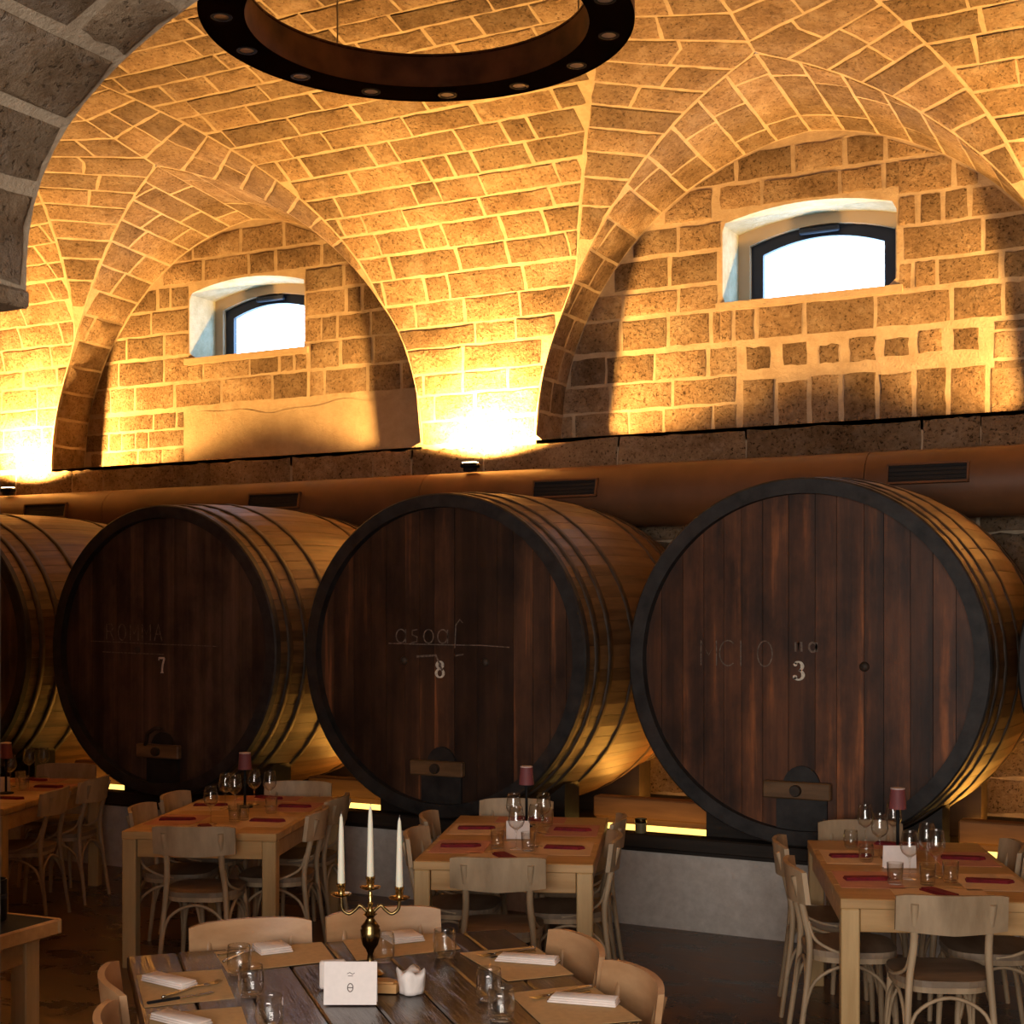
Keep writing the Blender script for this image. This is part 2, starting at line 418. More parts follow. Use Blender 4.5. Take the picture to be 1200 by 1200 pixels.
def S_field_for(c, sg):
    def S(t, s):                      # t along the seam on the main vault, s across at the same height
        t = min(max(t, 0), 1)
        dx = WC*(1-t); y = YC+(YA-YC)*t; z = mz(y)
        if t <= 0: z = ZC
        bx, by = arc2_at(z)
        return Vector((c+sg*(dx+(bx-dx)*s), y+(by-y)*s, z))
    return S
# foreground arcade arch
AYF, AYN = 2.85, 1.25
AXC, AW, AZ, AR, AN = .15, 3.17, 2.86, .93, 2.7
def arc_z(x):
    q = min(abs(x-AXC)/AW, 1); return AZ+AR*(1-q**AN)**(1/AN)
apts = []
for i in range(0, 181):
    a = PI-PI*i/180; cx = math.copysign(abs(math.cos(a))**(2/AN), math.cos(a)); sx = abs(math.sin(a))**(2/AN)
    apts.append((AXC+AW*cx, AZ+AR*sx))
apl = [0.0]
for i in range(1, len(apts)): apl.append(apl[-1]+math.hypot(apts[i][0]-apts[i-1][0], apts[i][1]-apts[i-1][1]))
def S_arcade(a, s):
    a = min(max(a, 0), apl[-1]-1e-6); i = max(1, bisect.bisect_right(apl, a)); t = (a-apl[i-1])/max(apl[i]-apl[i-1], 1e-9)
    p, q = apts[i-1], apts[i]; return Vector((p[0]+(q[0]-p[0])*t, AYF-s, p[1]+(q[1]-p[1])*t))

# ---- clipping and surface building
def clip(poly, g, off=0.0):
    out = []; n = len(poly); gs = [g(*p)-off for p in poly]
    if min(gs) >= 0: return poly
    if max(gs) < 0: return []
    for i in range(n):
        p, q = poly[i], poly[(i+1) % n]; a, b = gs[i], gs[(i+1) % n]
        if a >= 0: out.append(p)
        if (a >= 0) != (b >= 0):
            lo, hi = (p, q) if a >= 0 else (q, p)
            for _ in range(12):
                m = ((lo[0]+hi[0])/2, (lo[1]+hi[1])/2)
                if g(*m)-off >= 0: lo = m
                else: hi = m
            out.append(lo)
    return out
def surface(name, S, u0, u1, nu, v0, v1, nv, mat, g=None, vmap=None):
    mb = MB(); idx = {}
    def key(p):
        k = (round(p[0], 5), round(p[1], 5))
        if k not in idx: idx[k] = len(mb.v); mb.v.append(tuple(S(*p)))
        return idx[k]
    for i in range(nu):
        for j in range(nv):
            ua, ub = u0+(u1-u0)*i/nu, u0+(u1-u0)*(i+1)/nu; va, vb = v0+(v1-v0)*j/nv, v0+(v1-v0)*(j+1)/nv
            poly = [(ua, va), (ub, va), (ub, vb), (ua, vb)]
            if g: poly = clip(poly, g)
            if len(poly) < 3: continue
            f = []
            for p in poly:
                k = key(p)
                if k not in f: f.append(k)
            if len(f) > 2: mb.f.append(tuple(f))
    return mb.build(name, mat, None, True, 40)
STONES = []         # (host, polygon of 3-D points, normals, height, mat)
def stone(host, S, rect, g, toward, mat, off=.018, hgt=.005, jit=.006, seg=(5, 2)):
    u0, u1, v0, v1 = rect
    if u1-u0 < 1e-4 or v1-v0 < 1e-4: return
    poly = []
    for i in range(seg[0]): poly.append((u0+(u1-u0)*i/seg[0], v0))
    for i in range(seg[1]): poly.append((u1, v0+(v1-v0)*i/seg[1]))
    for i in range(seg[0]): poly.append((u1-(u1-u0)*i/seg[0], v1))
    for i in range(seg[1]): poly.append((u0, v1-(v1-v0)*i/seg[1]))
    if g: poly = clip(poly, g, off)
    if len(poly) < 3: return
    P = [S(*p) for p in poly]
    c = sum(P, Vector())/len(P)
    ar = Vector()
    for i in range(len(P)): ar += (P[i]-c).cross(P[(i+1) % len(P)]-c)
    if ar.length < .016: return
    n = ar.normalized()
    if n.dot(toward-c) < 0: n = -n; P.reverse()
    # px area for ranking
    q = [proj(p) for p in P]
    if any(t is None for t in q): return
    if max(t[0] for t in q) < -170 or min(t[0] for t in q) > 1370 or max(t[1] for t in q) < -150: return
    pa = 0
    if not (max(t[0] for t in q) < 0 or min(t[0] for t in q) > 1200 or max(t[1] for t in q) < 0):
        pa = abs(sum(q[i][0]*q[(i+1) % len(q)][1]-q[(i+1) % len(q)][0]*q[i][1] for i in range(len(q))))/2
    STONES.append((host, P, c, n, hgt*R.uniform(.4, 1.8), jit, mat, pa))
def courses(host, S, u0, u1, v0, v1, ch, lmin, lmax, g, toward, mat, joint=.025, hole=None, **kw):
    v = v0; k = 0
    while v < v1-.05:
        h = ch*R.uniform(.88, 1.14); u = u0-R.uniform(0, lmax)
        if v+h > v1: h = v1-v
        while u < u1:
            l = R.uniform(lmin, lmax)
            if R.random() < .12: l = lmin*.6
            a, b = max(u, u0), min(u+l, u1)
            if b-a > .1:
                jj = joint*R.uniform(.6, 1.5)
                va, vb = v+joint*R.uniform(.3, .65), v+h-joint*R.uniform(.3, .65)
                rects = [(a+jj/2, b-jj/2, va, vb)]
                if hole and rects[0][0] < hole[1] and rects[0][1] > hole[0] and va < hole[3] and vb > hole[2]:
                    r0 = rects[0]; rects = []
                    if hole[0]-r0[0] > .06: rects.append((r0[0], hole[0], va, vb))
                    if r0[1]-hole[1] > .06: rects.append((hole[1], r0[1], va, vb))
                    m0, m1 = max(r0[0], hole[0]), min(r0[1], hole[1])
                    if hole[2]-va > .06: rects.append((m0, m1, va, hole[2]))
                    if vb-hole[3] > .06: rects.append((m0, m1, hole[3], vb))
                for r0 in rects: stone(host, S, r0, g, toward, mat, **kw)
            u += l
        v += h; k += 1
def make_stones():
    hosts = {}
    for s in STONES: hosts.setdefault(id(s[0]), []).append(s)
    for lst in hosts.values():
        lst.sort(key=lambda s: -s[7]); rest = MB()
        rmat = None
        for i, (host, P, c, n, hgt, jit, mat, pa) in enumerate(lst):
            Q = []
            for p in P:
                d = Vector((R.uniform(-jit, jit), R.uniform(-jit, jit), R.uniform(-jit, jit))); Q.append(p+d-n*d.dot(n))
            P = Q
            k = len(P); ins = .014; vs = []
            for p in P: vs.append(p-c-n*.03)
            for p in P: vs.append(p-c+n*(hgt*.35))
            for p in P:
                d = c-p; l = d.length
                vs.append(p-c+(d/l)*min(ins, l*.4)+n*hgt)
            vs.append(n*(hgt+R.uniform(0, .003)))
            fs = []
            for a in range(k):
                b = (a+1) % k
                fs += [(a, b, k+b, k+a), (k+a, k+b, 2*k+b, 2*k+a), (2*k+a, 2*k+b, 3*k)]
            if i < 296:
                mb = MB(); mb.add(vs, fs); o = mb.build('stone', mat, host, True, 25); o.location = c
            else: rest.add([v+c for v in vs], fs); rmat = mat
        if rest.v:
            o = rest.build('stone_courses', rmat, lst[0][0], True, 55); o['kind'] = 'stuff'
ROOM = Vector((-3, 7, 2.4))

# ------------------------------------------------------------------ structure
ceil = struct(surface('ceiling', S_main, XA, XB, 150, 0, pl[-1], 130, 'mortar', g_main))
floor_mb = MB(); floor_mb.box((-3.5, 3.2, -.05), (19, 17, .1)); floor_o = struct(floor_mb.build('floor', 'floor'))
courses(ceil, S_main, -12.5, 1.2, 3.08, 3.40, .32, .7, 1.5, g_main, ROOM, M['stone_rough'], joint=.012, hgt=.006, jit=.012, seg=(9, 2))
courses(ceil, S_main, -12.5, 1.2, 3.42, 8.0, .205, .38, .78, g_main, ROOM, M['stone'])
courses(ceil, S_main, -6.6, 1.2, .5, 2.95, .30, .45, .9, g_main, ROOM, M['stone_rough'], hgt=.012, jit=.012)

back = MB(); back.box((-3.8, YP+.2+.35, 1.5), (17.6, .3, 3.0)); back_o = struct(back.build('wall_back', 'mortar'))
n_l = 0
for k, c in LC.items():
    n_l += 1
    gw = g_wall_for(k)
    wl = struct(surface('wall_lunette', S_wall, c-LW-.02, c+LW+.02, 44, LEDGE-.25, LZ+LR+.02, 40, 'mortar', gw))
    cl = struct(surface('trim_%d' % n_l, S_cell_for(c), 0, ALEN, 100, 0, 1.45, 24, 'mortar', g_cell))
    sh = MB()      # ledge top of the thicker lower wall
    sh.box((c, (YP+YW)/2+.02, LEDGE-.05), (2*LW, YW-YP+.04, .1)); sh.build('ledge', 'mortar', wl)
    fl = [surface('vault_web', S_field_for(c, sg), 0.0005, 1, 140, 0, 1, 8, 'mortar') for sg in (-1, 1)]
    for w in fl: w.parent = cl
    if k == 'c': continue
    # lunette wall stones
    gw = g_arch_for(k); hole = (WINX[k]-WINH-.02, WINX[k]+WINH+.02, WSILL-.07, 5.27)
    u0, u1 = c-LW, c+LW
    if k == 'b':
        a, b = wx(868, YW), wx(1160, YW)
        u = a; 
        while u < b:                                   # upright stones under the relieving row
            l = R.uniform(.24, .30); stone(wl, S_wall, (u+.02, u+l-.02, 3.44, 3.83+R.uniform(-.03, .02)), gw, ROOM, M['stone'], seg=(3, 4)); u += l
        u = a+.05
        while u < b-.15:
            l = R.uniform(.15, .21); stone(wl, S_wall, (u, u+l, 3.93+R.uniform(0, .03), 4.11+R.uniform(-.03, .02)), gw, ROOM, M['stone_rough'], seg=(3, 3), jit=.009); u += l+R.uniform(.07, .12)
        courses(wl, S_wall, u0, a-.02, 3.43, 4.16, .243, .3, .6, gw, ROOM, M['stone'])
        courses(wl, S_wall, b+.02, u1, 3.43, 4.16, .243, .3, .6, gw, ROOM, M['stone'])
        courses(wl, S_wall, u0, u1, 4.17, LZ+LR, .25, .32, .72, gw, ROOM, M['stone'], joint=.036, hole=hole)
    else:
        a = wx(218, YW)
        courses(wl, S_wall, u0, a-.02, 3.43, 4.0, .19, .3, .55, gw, ROOM, M['stone'])
        pm = MB(); n = 24; top = [(a+(u1-.12-a)*i/n, 3.93+.03*math.sin(i*.5)+.015*math.sin(i*1.3)) for i in range(n+1)]
        top = [(x, min(z, LZ+arch_h(x-c)-.03)) for x, z in top]
        pm.prism([(a, 3.42)]+[(u1-.12, 3.42)]+top[::-1], -.02, .010, lambda x, y, z: (x, YW-z, y)); pm.build('plaster_patch', 'plaster', wl)
        courses(wl, S_wall, u0, u1, 4.01, LZ+LR, .24, .3, .62, gw, ROOM, M['stone'], joint=.032, hole=hole)
    # cell stones: courses run out from the wall
    Sc = S_cell_for(c); ncell = 26; a = .02; T = Vector((c, 8, 2.2))
    for i in range(ncell):
        a0, a1 = ALEN*i/ncell, ALEN*(i+1)/ncell
        s = -R.uniform(0, .3)
        while s < 1.4:
            l = R.uniform(.4, .75); stone(cl, Sc, (a0+.013, a1-.013, max(s, 0)+.015, s+l-.015), g_cell, T, M['stone'], seg=(3, 4)); s += l
    for sg in (-1, 1):
        Sf = S_field_for(c, sg); nf = 17
        for i in range(nf):
            t0, t1 = .04+(i/nf)*.96, .04+((i+1)/nf)*.96
            wid = (Sf((t0+t1)/2, 0)-Sf((t0+t1)/2, 1)).length; ln = (Sf(t0, .5)-Sf(t1, .5)).length
            m = max(1, round(wid/.5)); cuts = [0]+sorted([(q+R.uniform(-.2, .2))/m for q in range(1, m)])+[1]
            jt = .013/ln*(t1-t0); js = .015/max(wid, .05)
            for q in range(m): stone(cl, Sf, (t0+jt, t1-jt, cuts[q]+js, cuts[q+1]-js), None, T, M['stone'], seg=(3, 4))

# windows
for i, k in enumerate(('a', 'b', 'c')):
    c = WINX[k]; dep = .42
    w = struct(empty('window_%d' % (i+1), (c, YW, WSILL)))
    def outline(hw, b0, crown, drop, n=14):
        return [(-hw, b0)]+[(hw, b0)]+[(hw-2*hw*j/n, crown-drop*((hw-2*hw*j/n)/hw)**2) for j in range(n+1)]
    def frame_mesh(o1, y1, o2, y2):
        mb = MB(); n = len(o1); vs = [(x, y1, z) for x, z in o1]+[(x, y2, z) for x, z in o2]
        return mb.add(vs, [(j, (j+1) % n, n+(j+1) % n, n+j) for j in range(n)])
    oo = outline(WINH, 0, .75, .10); ob = outline(WINH, .02, .75, .10)
    rv = frame_mesh(oo, 0, ob, dep); rv.build('reveal', 'reveal', w)
    sl = MB(); sl.box((0, .2, -.03), (2*WINH+.1, .46, .06)); sl.build('window_sill', 'plaster', w)
    # flat jamb filling behind the splay, then the dark steel frame
    o3 = outline(WINH-.10, .02, .66, .11); o4 = outline(WINH-.20, .10, .57, .10); o2 = outline(WINH, .02, .75, .10)
    j = frame_mesh(o2, dep-.02, o3, dep-.02); j.add(*(lambda m: (m.v, m.f))(frame_mesh(o3, dep-.02, o3, dep+.10))); j.build('window_jamb', 'frame_wood', w)
    fr = frame_mesh(o3, dep+.03, o4, dep+.03); fr.add(*(lambda m: (m.v, m.f))(frame_mesh(o4, dep+.03, o4, dep+.09))); fr.build('window_frame', 'frame', w)
    hd = MB(); hd.box((-.02, dep+.01, .62), (.34, .06, .05), bev=.01); hd.build('window_opener', 'frame', w)
    pn = MB(); n = len(o4); pn.add([(x, dep+.08, z) for x, z in o4], [tuple(range(n))]); pn.build('pane', 'sky' if k != 'c' else 'frame_wood', w)

# end walls and the arcade between hall and the photographer's room
e1 = MB(); e1.box((XA-.15, 6.8, 3.4), (.3, 8.6, 6.8)); struct(e1.build('wall_left', 'mortar'))
e2 = MB(); e2.box((XB+.15, 6.8, 3.4), (.3, 8.6, 6.8)); struct(e2.build('wall_right', 'mortar'))
ar = surface('wall_arcade', S_arcade, 0, apl[-1], 90, 0, AYF-AYN, 6, 'mortar_grey')
struct(ar)
am = MB()
for y in (AYF, AYN):
    for i in range(len(apts)-1):
        p, q = apts[i], apts[i+1]
        am.add([(p[0], y, p[1]), (q[0], y, q[1]), (q[0], y, 6.6), (p[0], y, 6.6)], [(0, 1, 2, 3)])
am.box(((XA+AXC-AW)/2, (AYF+AYN)/2, (AZ+6.6)/2), (AXC-AW-XA, AYF-AYN, 6.6-AZ))
am.box(((XA+AXC-AW-.10)/2, (AYF+AYN)/2, AZ/2), (AXC-AW-.10-XA, AYF-AYN, AZ))
am.box(((XB+AXC+AW)/2, (AYF+AYN)/2, 3.3), (XB-AXC-AW, AYF-AYN, 6.6))
am.build('spandrel', 'mortar_grey', ar)
# impost block under the arch
im = MB(); im.box((AXC-AW-.06, (AYF+AYN)/2, AZ-.02), (.16, AYF-AYN+.0, .05), bev=.01); im.build('impost', 'stone_grey', ar)
a = 0; CA = Vector((AXC, 1.9, 1.8))
while a < 4.2:
    l = R.uniform(.20, .28); s = -R.uniform(0, .3)
    while s < AYF-AYN:
        w_ = R.uniform(.38, .7); stone(ar, S_arcade, (a+.02, a+l-.02, max(s, 0.0)+.02, min(s+w_, AYF-AYN)-.02), None, CA, M['stone_grey'], seg=(3, 5), hgt=.006, jit=.007); s += w_
    a += l
make_stones()

# ------------------------------------------------------------------ plinth, timbers, led strips
PY = 8.35
p = MB(); p.box((-3.8, (PY+YP)/2, .235), (17.6, YP-PY, .47)); plinth = struct(p.build('trim_plinth', 'plinth'))
p = MB(); p.box((-3.8, (PY+YP)/2-.0, .48), (17.6, YP-PY+.04, .02)); p.build('dark_slab', 'darkwood', plinth)
p = MB(); p.box((-3.8, PY+.05, .53), (17.6, .14, .09), bev=.01)
tag(p.build('edge_board', 'darkwood'), 'long dark board lying along the front edge of the plaster plinth', 'board')
BX = [-9.62, -7.217, -4.834, -2.413, -.150]; BZ = 1.682; BY = 8.077; BL = 2.15
for i in range(4):
    xa, xb = BX[i]+.73, BX[i+1]-.73; xm = (xa+xb)/2
    gap = ['the unnumbered barrel and barrel seven', 'barrels seven and eight', 'barrels eight and three', 'barrel three and its unnumbered neighbour'][i]
    t = MB(); t.box((xm, 8.97, .645), (xb-xa, .12, .14), bev=.01)
    t.box((xm, 8.99, .53), (xb-xa, .05, .09))
    tag(t.build('timber_rail', 'beamwood'), 'thick wooden rail lying between '+gap, 'beam', 'rails between the barrels')
    t = MB(); t.box((xm, 8.80, .525), (xb-xa, .05, .06), bev=.006)
    tag(t.build('led_strip', 'led'), 'glowing yellow light strip under the rail between '+gap, 'light strip', 'light strips under the barrels')
    t = MB(); t.box((xm, 9.70, .515), (xb-xa, .06, .03), bev=.004)
    tag(t.build('led_strip', 'led_rear'), 'light strip on the plinth behind the rail between '+gap, 'light strip', 'light strips behind the rails')
for px, py, z, nm in ((751, 983, .575, 'barrels eight and three'), (1184, 993, .575, 'barrel three and its unnumbered neighbour')):
    x, y = wx(px, PY+.05), PY+.05
    t = empty('candle_cup', (x, y, .575)); tag(t, 'small aged metal cup on the edge board between '+nm, 'cup', 'cups on the edge board')
    m = MB(); m.lathe([(.0, 0), (.036, 0), (.036, .085), (.033, .085), (.033, .01), (0, .01)], 18); m.build('body', 'brass_cup', t, True, 40)
    m = MB(); m.lathe([(.036, .062), (.039, .066), (.039, .085), (.036, .088)], 18); m.build('rim', 'bronze', t, True, 40)

# ------------------------------------------------------------------ barrels
RH, RB, NS = 1.05, 1.118, 44
def rad(y): return RH+(RB-RH)*(1-((y-BL/2)/(BL/2))**2)
def stave_mesh():
    mb = MB(); k = 10; vs = []; hw = PI/NS-.0012
    ys = [BL*i/k for i in range(k+1)]
    for y in ys:
        r = rad(y)
        for rr, an in ((r, -hw), (r+.004, 0), (r, hw), (r-.055, hw), (r-.055, -hw)):
            vs.append((rr*math.sin(an), y, rr*math.cos(an)))
    fs = []
    for i in range(k):
        for j in range(5): fs.append((i*5+j, i*5+(j+1) % 5, i*5+5+(j+1) % 5, i*5+5+j))
    fs += [(4, 3, 2, 1, 0), tuple(k*5+j for j in range(5))]
    mb.add(vs, fs); return mb
sm_ = stave_mesh(); stave_me = {'stave': sm_.mesh('stave', 'stave'), 'stave_red': sm_.mesh('stave', 'stave_red')}
def hoop_mesh(y0, wd, th=.007):
    y1 = y0+wd; mb = MB()
    mb.lathe([(rad(y0)-.01, y0), (rad(y0)+th+.003, y0), (rad(y1)+th+.003, y1), (rad(y1)-.01, y1)], 72, axis='y', closed=True)
    return mb.mesh('hoop', 'iron', True)
hoops = [hoop_mesh(y, .05) for y in (.13, .30, .62, BL-.67, BL-.35, BL-.18)]
ch = MB(); ch.lathe([(RH-.075, -.004), (RH+.006, -.004), (RH+.016, .006), (rad(.05)+.014, .05), (rad(.05)-.01, .05), (RH-.02, .02), (RH-.075, .09)], 88, axis='y', closed=True)
chime_me = ch.mesh('chime', 'chime', False)
rear = MB(); rear.lathe([(0, 0), (RH-.05, 0), (RH-.05, .04), (0, .04)], 40, axis='y'); rear_me = rear.mesh('rear_head', 'stave_red')
# stroke lettering painted on the heads: ribbons of flat paint
def ribbon(mb, pts, w, y=-.0, th=.0015):
    ws = w if isinstance(w, (list, tuple)) else [w]*len(pts); n = len(pts); l = []; r = []
    for i, (x, z) in enumerate(pts):
        a = pts[max(i-1, 0)]; b = pts[min(i+1, n-1)]; dx, dz = b[0]-a[0], b[1]-a[1]; q = math.hypot(dx, dz) or 1
        nx, nz = -dz/q*ws[i]/2, dx/q*ws[i]/2; l.append((x+nx, z+nz)); r.append((x-nx, z-nz))
    vs = []
    for yy in (y-th, y): vs += [(x, yy, z) for x, z in l]+[(x, yy, z) for x, z in r]
    fs = []
    for i in range(n-1):
        fs += [(i, i+1, n+i+1, n+i), (i, 2*n+i, 2*n+i+1, i+1), (n+i, n+i+1, 3*n+i+1, 3*n+i)]
    mb.add(vs, fs)
def el(cx, cz, rx, rz, a0=0, a1=360, n=18): return [(cx+rx*math.cos(math.radians(a0+(a1-a0)*i/n)), cz+rz*math.sin(math.radians(a0+(a1-a0)*i/n))) for i in range(n+1)]
def thick(pts, lo, hi):       # stencil contrast: vertical strokes broad, horizontal ones thin
    ws = []
    for i in range(len(pts)):
        a = pts[max(i-1, 0)]; b = pts[min(i+1, len(pts)-1)]; dx, dz = abs(b[0]-a[0]), abs(b[1]-a[1]); ws.append(lo+(hi-lo)*dz/((dx+dz) or 1))
    return ws
def digit(mb, d, cx, cz, h):
    s = h
    def add(pts, lo=.07, hi=.2): q = [(cx+x*s, cz+z*s) for x, z in pts]; ribbon(mb, q, [w*s for w in thick(pts, lo, hi)])
    if d == '8': add(el(0, .235, .19, .2)); add(el(0, -.235, .24, .235))
    if d == '3':
        add(el(-.02, .22, .2, .22, 150, -80)); add(el(-.02, -.22, .24, .24, 85, -150)); add(el(-.18, .31, .05, .06), .07, .1); add(el(-.2, -.33, .06, .07), .07, .11)
    if d == '7':
        add([(-.24, .46), (.0, .46), (.24, .46)], .13, .13); add([(-.24, .5), (-.24, .3)], .07, .07); add([(.22, .46), (.1, .1), (.04, -.2), (.03, -.46)], .1, .15); add([(-.1, -.47), (.16, -.47)], .07, .07)
GL = {'R': [[(0, 0), (0, 1), (.4, 1), (.55, .8), (.4, .55), (0, .55)], [(.3, .55), (.6, 0)]], 'O': [el(.3, .5, .3, .5)], 'M': [[(0, 0), (0, 1), (.32, .4), (.65, 1), (.65, 0)]],
      'A': [[(0, 0), (.3, 1), (.6, 0)], [(.12, .4), (.48, .4)]], 'C': [el(.35, .5, .35, .5, 50, 310)], 'I': [[(.1, 0), (.1, 1)]],
      'N': [[(0, 0), (0, 1), (.6, 0), (.6, 1)]], 'a': [el(.25, .3, .25, .3), [(.5, .6), (.5, 0)]], 's': [[(.4, .6), (.12, .55), (.12, .36), (.38, .26), (.36, .06), (.05, 0)]],
      'o': [el(.25, .3, .25, .3)], 'f': [[(.15, -.2), (.2, .8), (.4, 1.05), (.55, .9)]], 'm': [[(0, 0), (0, .6), (.2, .6), (.2, 0), (.2, .6), (.4, .6), (.4, 0)]]}
def write(mb, txt, x, z, h, w, sp=.85):
    for ch_ in txt:
        for st in GL.get(ch_, []): ribbon(mb, [(x+a*h, z+b*h) for a, b in st], w)
        x += h*sp
def make_barrel(i, num, headmat, stmat, label):
    b = empty('wine_barrel', (BX[i], BY, BZ)); tag(b, label, 'barrel')
    for k in range(NS):
        o = obj('stave', stave_me[stmat], b); o.rotation_euler = (0, 2*PI*k/NS, 0)
    for hm in hoops: obj('hoop', hm, b)
    obj('chime', chime_me, b); obj('rear_head', rear_me, b, (0, BL-.12, 0))
    rr = random.Random(i*5+1); rh = RH-.045; x = -rh; hd = empty('head', (0, .055, 0)); hd.parent = b
    while x < rh-.02:
        w = rr.uniform(.11, .17)
        if x+w > rh-.06: w = rh-x
        x0, x1 = x+.0015, x+w-.0015; n = 6; out = []
        xs = [x0+(x1-x0)*q/n for q in range(n+1)]
        zz = lambda t: math.sqrt(max(rh*rh-t*t, 0))
        out = [(t, -zz(t)) for t in xs]+[(t, zz(t)) for t in xs[::-1]]
        dy = rr.uniform(0, .004); mb = MB(); mb.prism(out, 0, .03, lambda X, Y, Z: (X, Z+dy, Y)); mb.build('head_board', headmat, hd); x += w
    # hatch with cross bar and bolt
    zc_ = -.73
    m = MB(); out = [(-.15, -.27)]+[(.15, -.27), (.15, -.05)]+[(.15*math.cos(t*PI/12)*.75 if 0 < t < 12 else .15*math.cos(t*PI/12), .0+.13*math.sin(t*PI/12)) for t in range(13)]+[(-.15, -.05)]
    m.prism(out, 0, .02, lambda X, Y, Z: (X, .055-Z, Y+zc_)); ht = m.build('hatch', 'chime', b)
    m = MB(); m.box((-.02, .02, zc_-.01), (.40, .05, .10), bev=.008); br = m.build('cross_bar', 'bar', ht)
    if num == '7':
        m = MB(); m.tube([(-.13, .0, zc_+.03), (-.10, -.01, zc_+.12), (-.03, -.01, zc_+.16), (.03, -.01, zc_+.16)], .016, 8); m.build('iron_handle', 'iron', ht, True)
    m = MB(); m.lathe([(0, -.03), (.03, -.03), (.034, -.02), (.034, 0), (0, 0)], 16, axis='y', c=(-.02, -.005, zc_-.01)); m.build('bolt', 'iron', ht, True, 40)
    for (kx, kz) in {'3': [(.36, -.02)], '8': [(-.30, -.04), (.32, -.04)], '7': [(-.26, 0)]}.get(num, [(.3, -.02)]):
        m = MB(); m.lathe([(0, -.012), (.02, -.01), (.028, 0), (.03, .012), (0, .012)], 16, axis='y', c=(kx, .05, kz)); m.build('bung', 'iron', b, True, 50)
    if num:
        m = MB(); digit(m, num, -.02, {'3': -.05, '8': -.09, '7': -.11}[num], .115); o = m.build('painted_number', 'chalk', b); o.location.y = .054; o['label'] = 'white stencilled number '+num
        m = MB()
        if num == '7':
            write(m, 'ROMMA', -.56, .07, .12, .008, .98); ribbon(m, [(-.72, .06), (-.4, .055), (-.1, .045), (.3, .04), (.5, .035)], .006); ribbon(m, [(-.6, -.02), (-.3, -.025), (.0, -.03)], .008)
        if num == '8':
            write(m, 'asoaf', -.36, .08, .15, .008, .72); ribbon(m, [(-.42, .075), (-.2, .072), (.1, .07), (.3, .07), (.5, .06)], .006); ribbon(m, [(-.2, -.01), (-.05, .0), (.0, -.1)], .014); ribbon(m, [(.1, .0), (.16, .01)], .01)
        if num == '3':
            write(m, 'MCIO', -.62, -.03, .15, .007, .78); write(m, 'm', -.04, .06, .09, .012); write(m, 'a', .04, .06, .09, .012)
        o = m.build('faded_lettering', 'chalk_faint', b); o.location.y = .0535
    return b
SPEC = [('', 'head_grey', 'stave', 'huge wine barrel without a number beyond barrel seven'),
        ('7', 'head_grey', 'stave', 'huge grey-brown wine barrel with white number 7 on its head'),
        ('8', 'head_brown', 'stave', 'huge dark brown wine barrel with white number 8 on its head'),
        ('3', 'head_red', 'stave_red', 'huge reddish wine barrel with white number 3 on its head'),
        ('', 'head_red', 'stave_red', 'huge wine barrel without a number next to barrel three')]
for i, (n, hm, st, lb) in enumerate(SPEC):
    make_barrel(i, n, hm, st, lb)
    cr = empty('barrel_cradle', (BX[i], 0, .49))
    tag(cr, 'black timber cradle carrying '+['the barrel beyond barrel seven', 'barrel seven', 'barrel eight', 'barrel three', 'the barrel right next to barrel three'][i], 'cradle', 'barrel cradles')
    for y0 in (8.60, 9.85):
        m = MB(); rr_ = rad(y0-BY)+.008; hw = .72; n_ = 16; dz = BZ-.49
        out = [(-hw, 0), (hw, 0)]+[(hw-2*hw*j/n_, max(dz-math.sqrt(rr_**2-(hw-2*hw*j/n_)**2), .012)) for j in range(n_+1)]
        m.prism(out, 0, .22, lambda X, Y, Z: (X, y0+Z-.11, Y)); m.build('saddle', 'darkwood', cr)

# ------------------------------------------------------------------ duct, vents, uplights
DY, DZ, DR = 10.525, 2.885, .25
d = empty('ventilation_duct', (-3.8, DY, DZ)); tag(d, 'long round brown ventilation duct running along the wall above the barrels', 'duct')
seam_x = [XA+.02, -9.9, -6.35, -2.6, 1.2, XB-.02]
for i in range(5):
    m = MB(); m.lathe([(0, seam_x[i]+3.8+.003), (DR, seam_x[i]+3.8+.003), (DR, seam_x[i+1]+3.8-.003), (0, seam_x[i+1]+3.8-.003)], 40)
    m.v = [(z, y, x) for x, y, z in m.v]; m.build('duct_section', 'duct', d, True, 40)
for px in (53, 321, 662, 1087):
    x = wx(px, DY-DR)+3.8; an = .22
    v = empty('vent', (x, -DR*math.cos(an), DR*math.sin(an))); v.parent = d; v.rotation_euler = (-an, 0, 0)
    m = MB(); m.box((0, .01, 0), (.54, .05, .13)); m.build('vent_shade_box', 'vent', v)  # solid dark box painted as the shade of the opening, nothing hollowed out
    m = MB()
    for sx, sz, cx, cz in ((.57, .014, 0, .068), (.57, .014, 0, -.068), (.014, .14, -.278, 0), (.014, .14, .278, 0)): m.box((cx, -.012, cz), (sx, .03, sz))
    m.build('vent_frame', 'duct', v)
    for q in range(4):
        m = MB(); m.box((0, -.012, -.045+q*.03), (.54, .016, .004)); m.build('louvre', 'black', v)
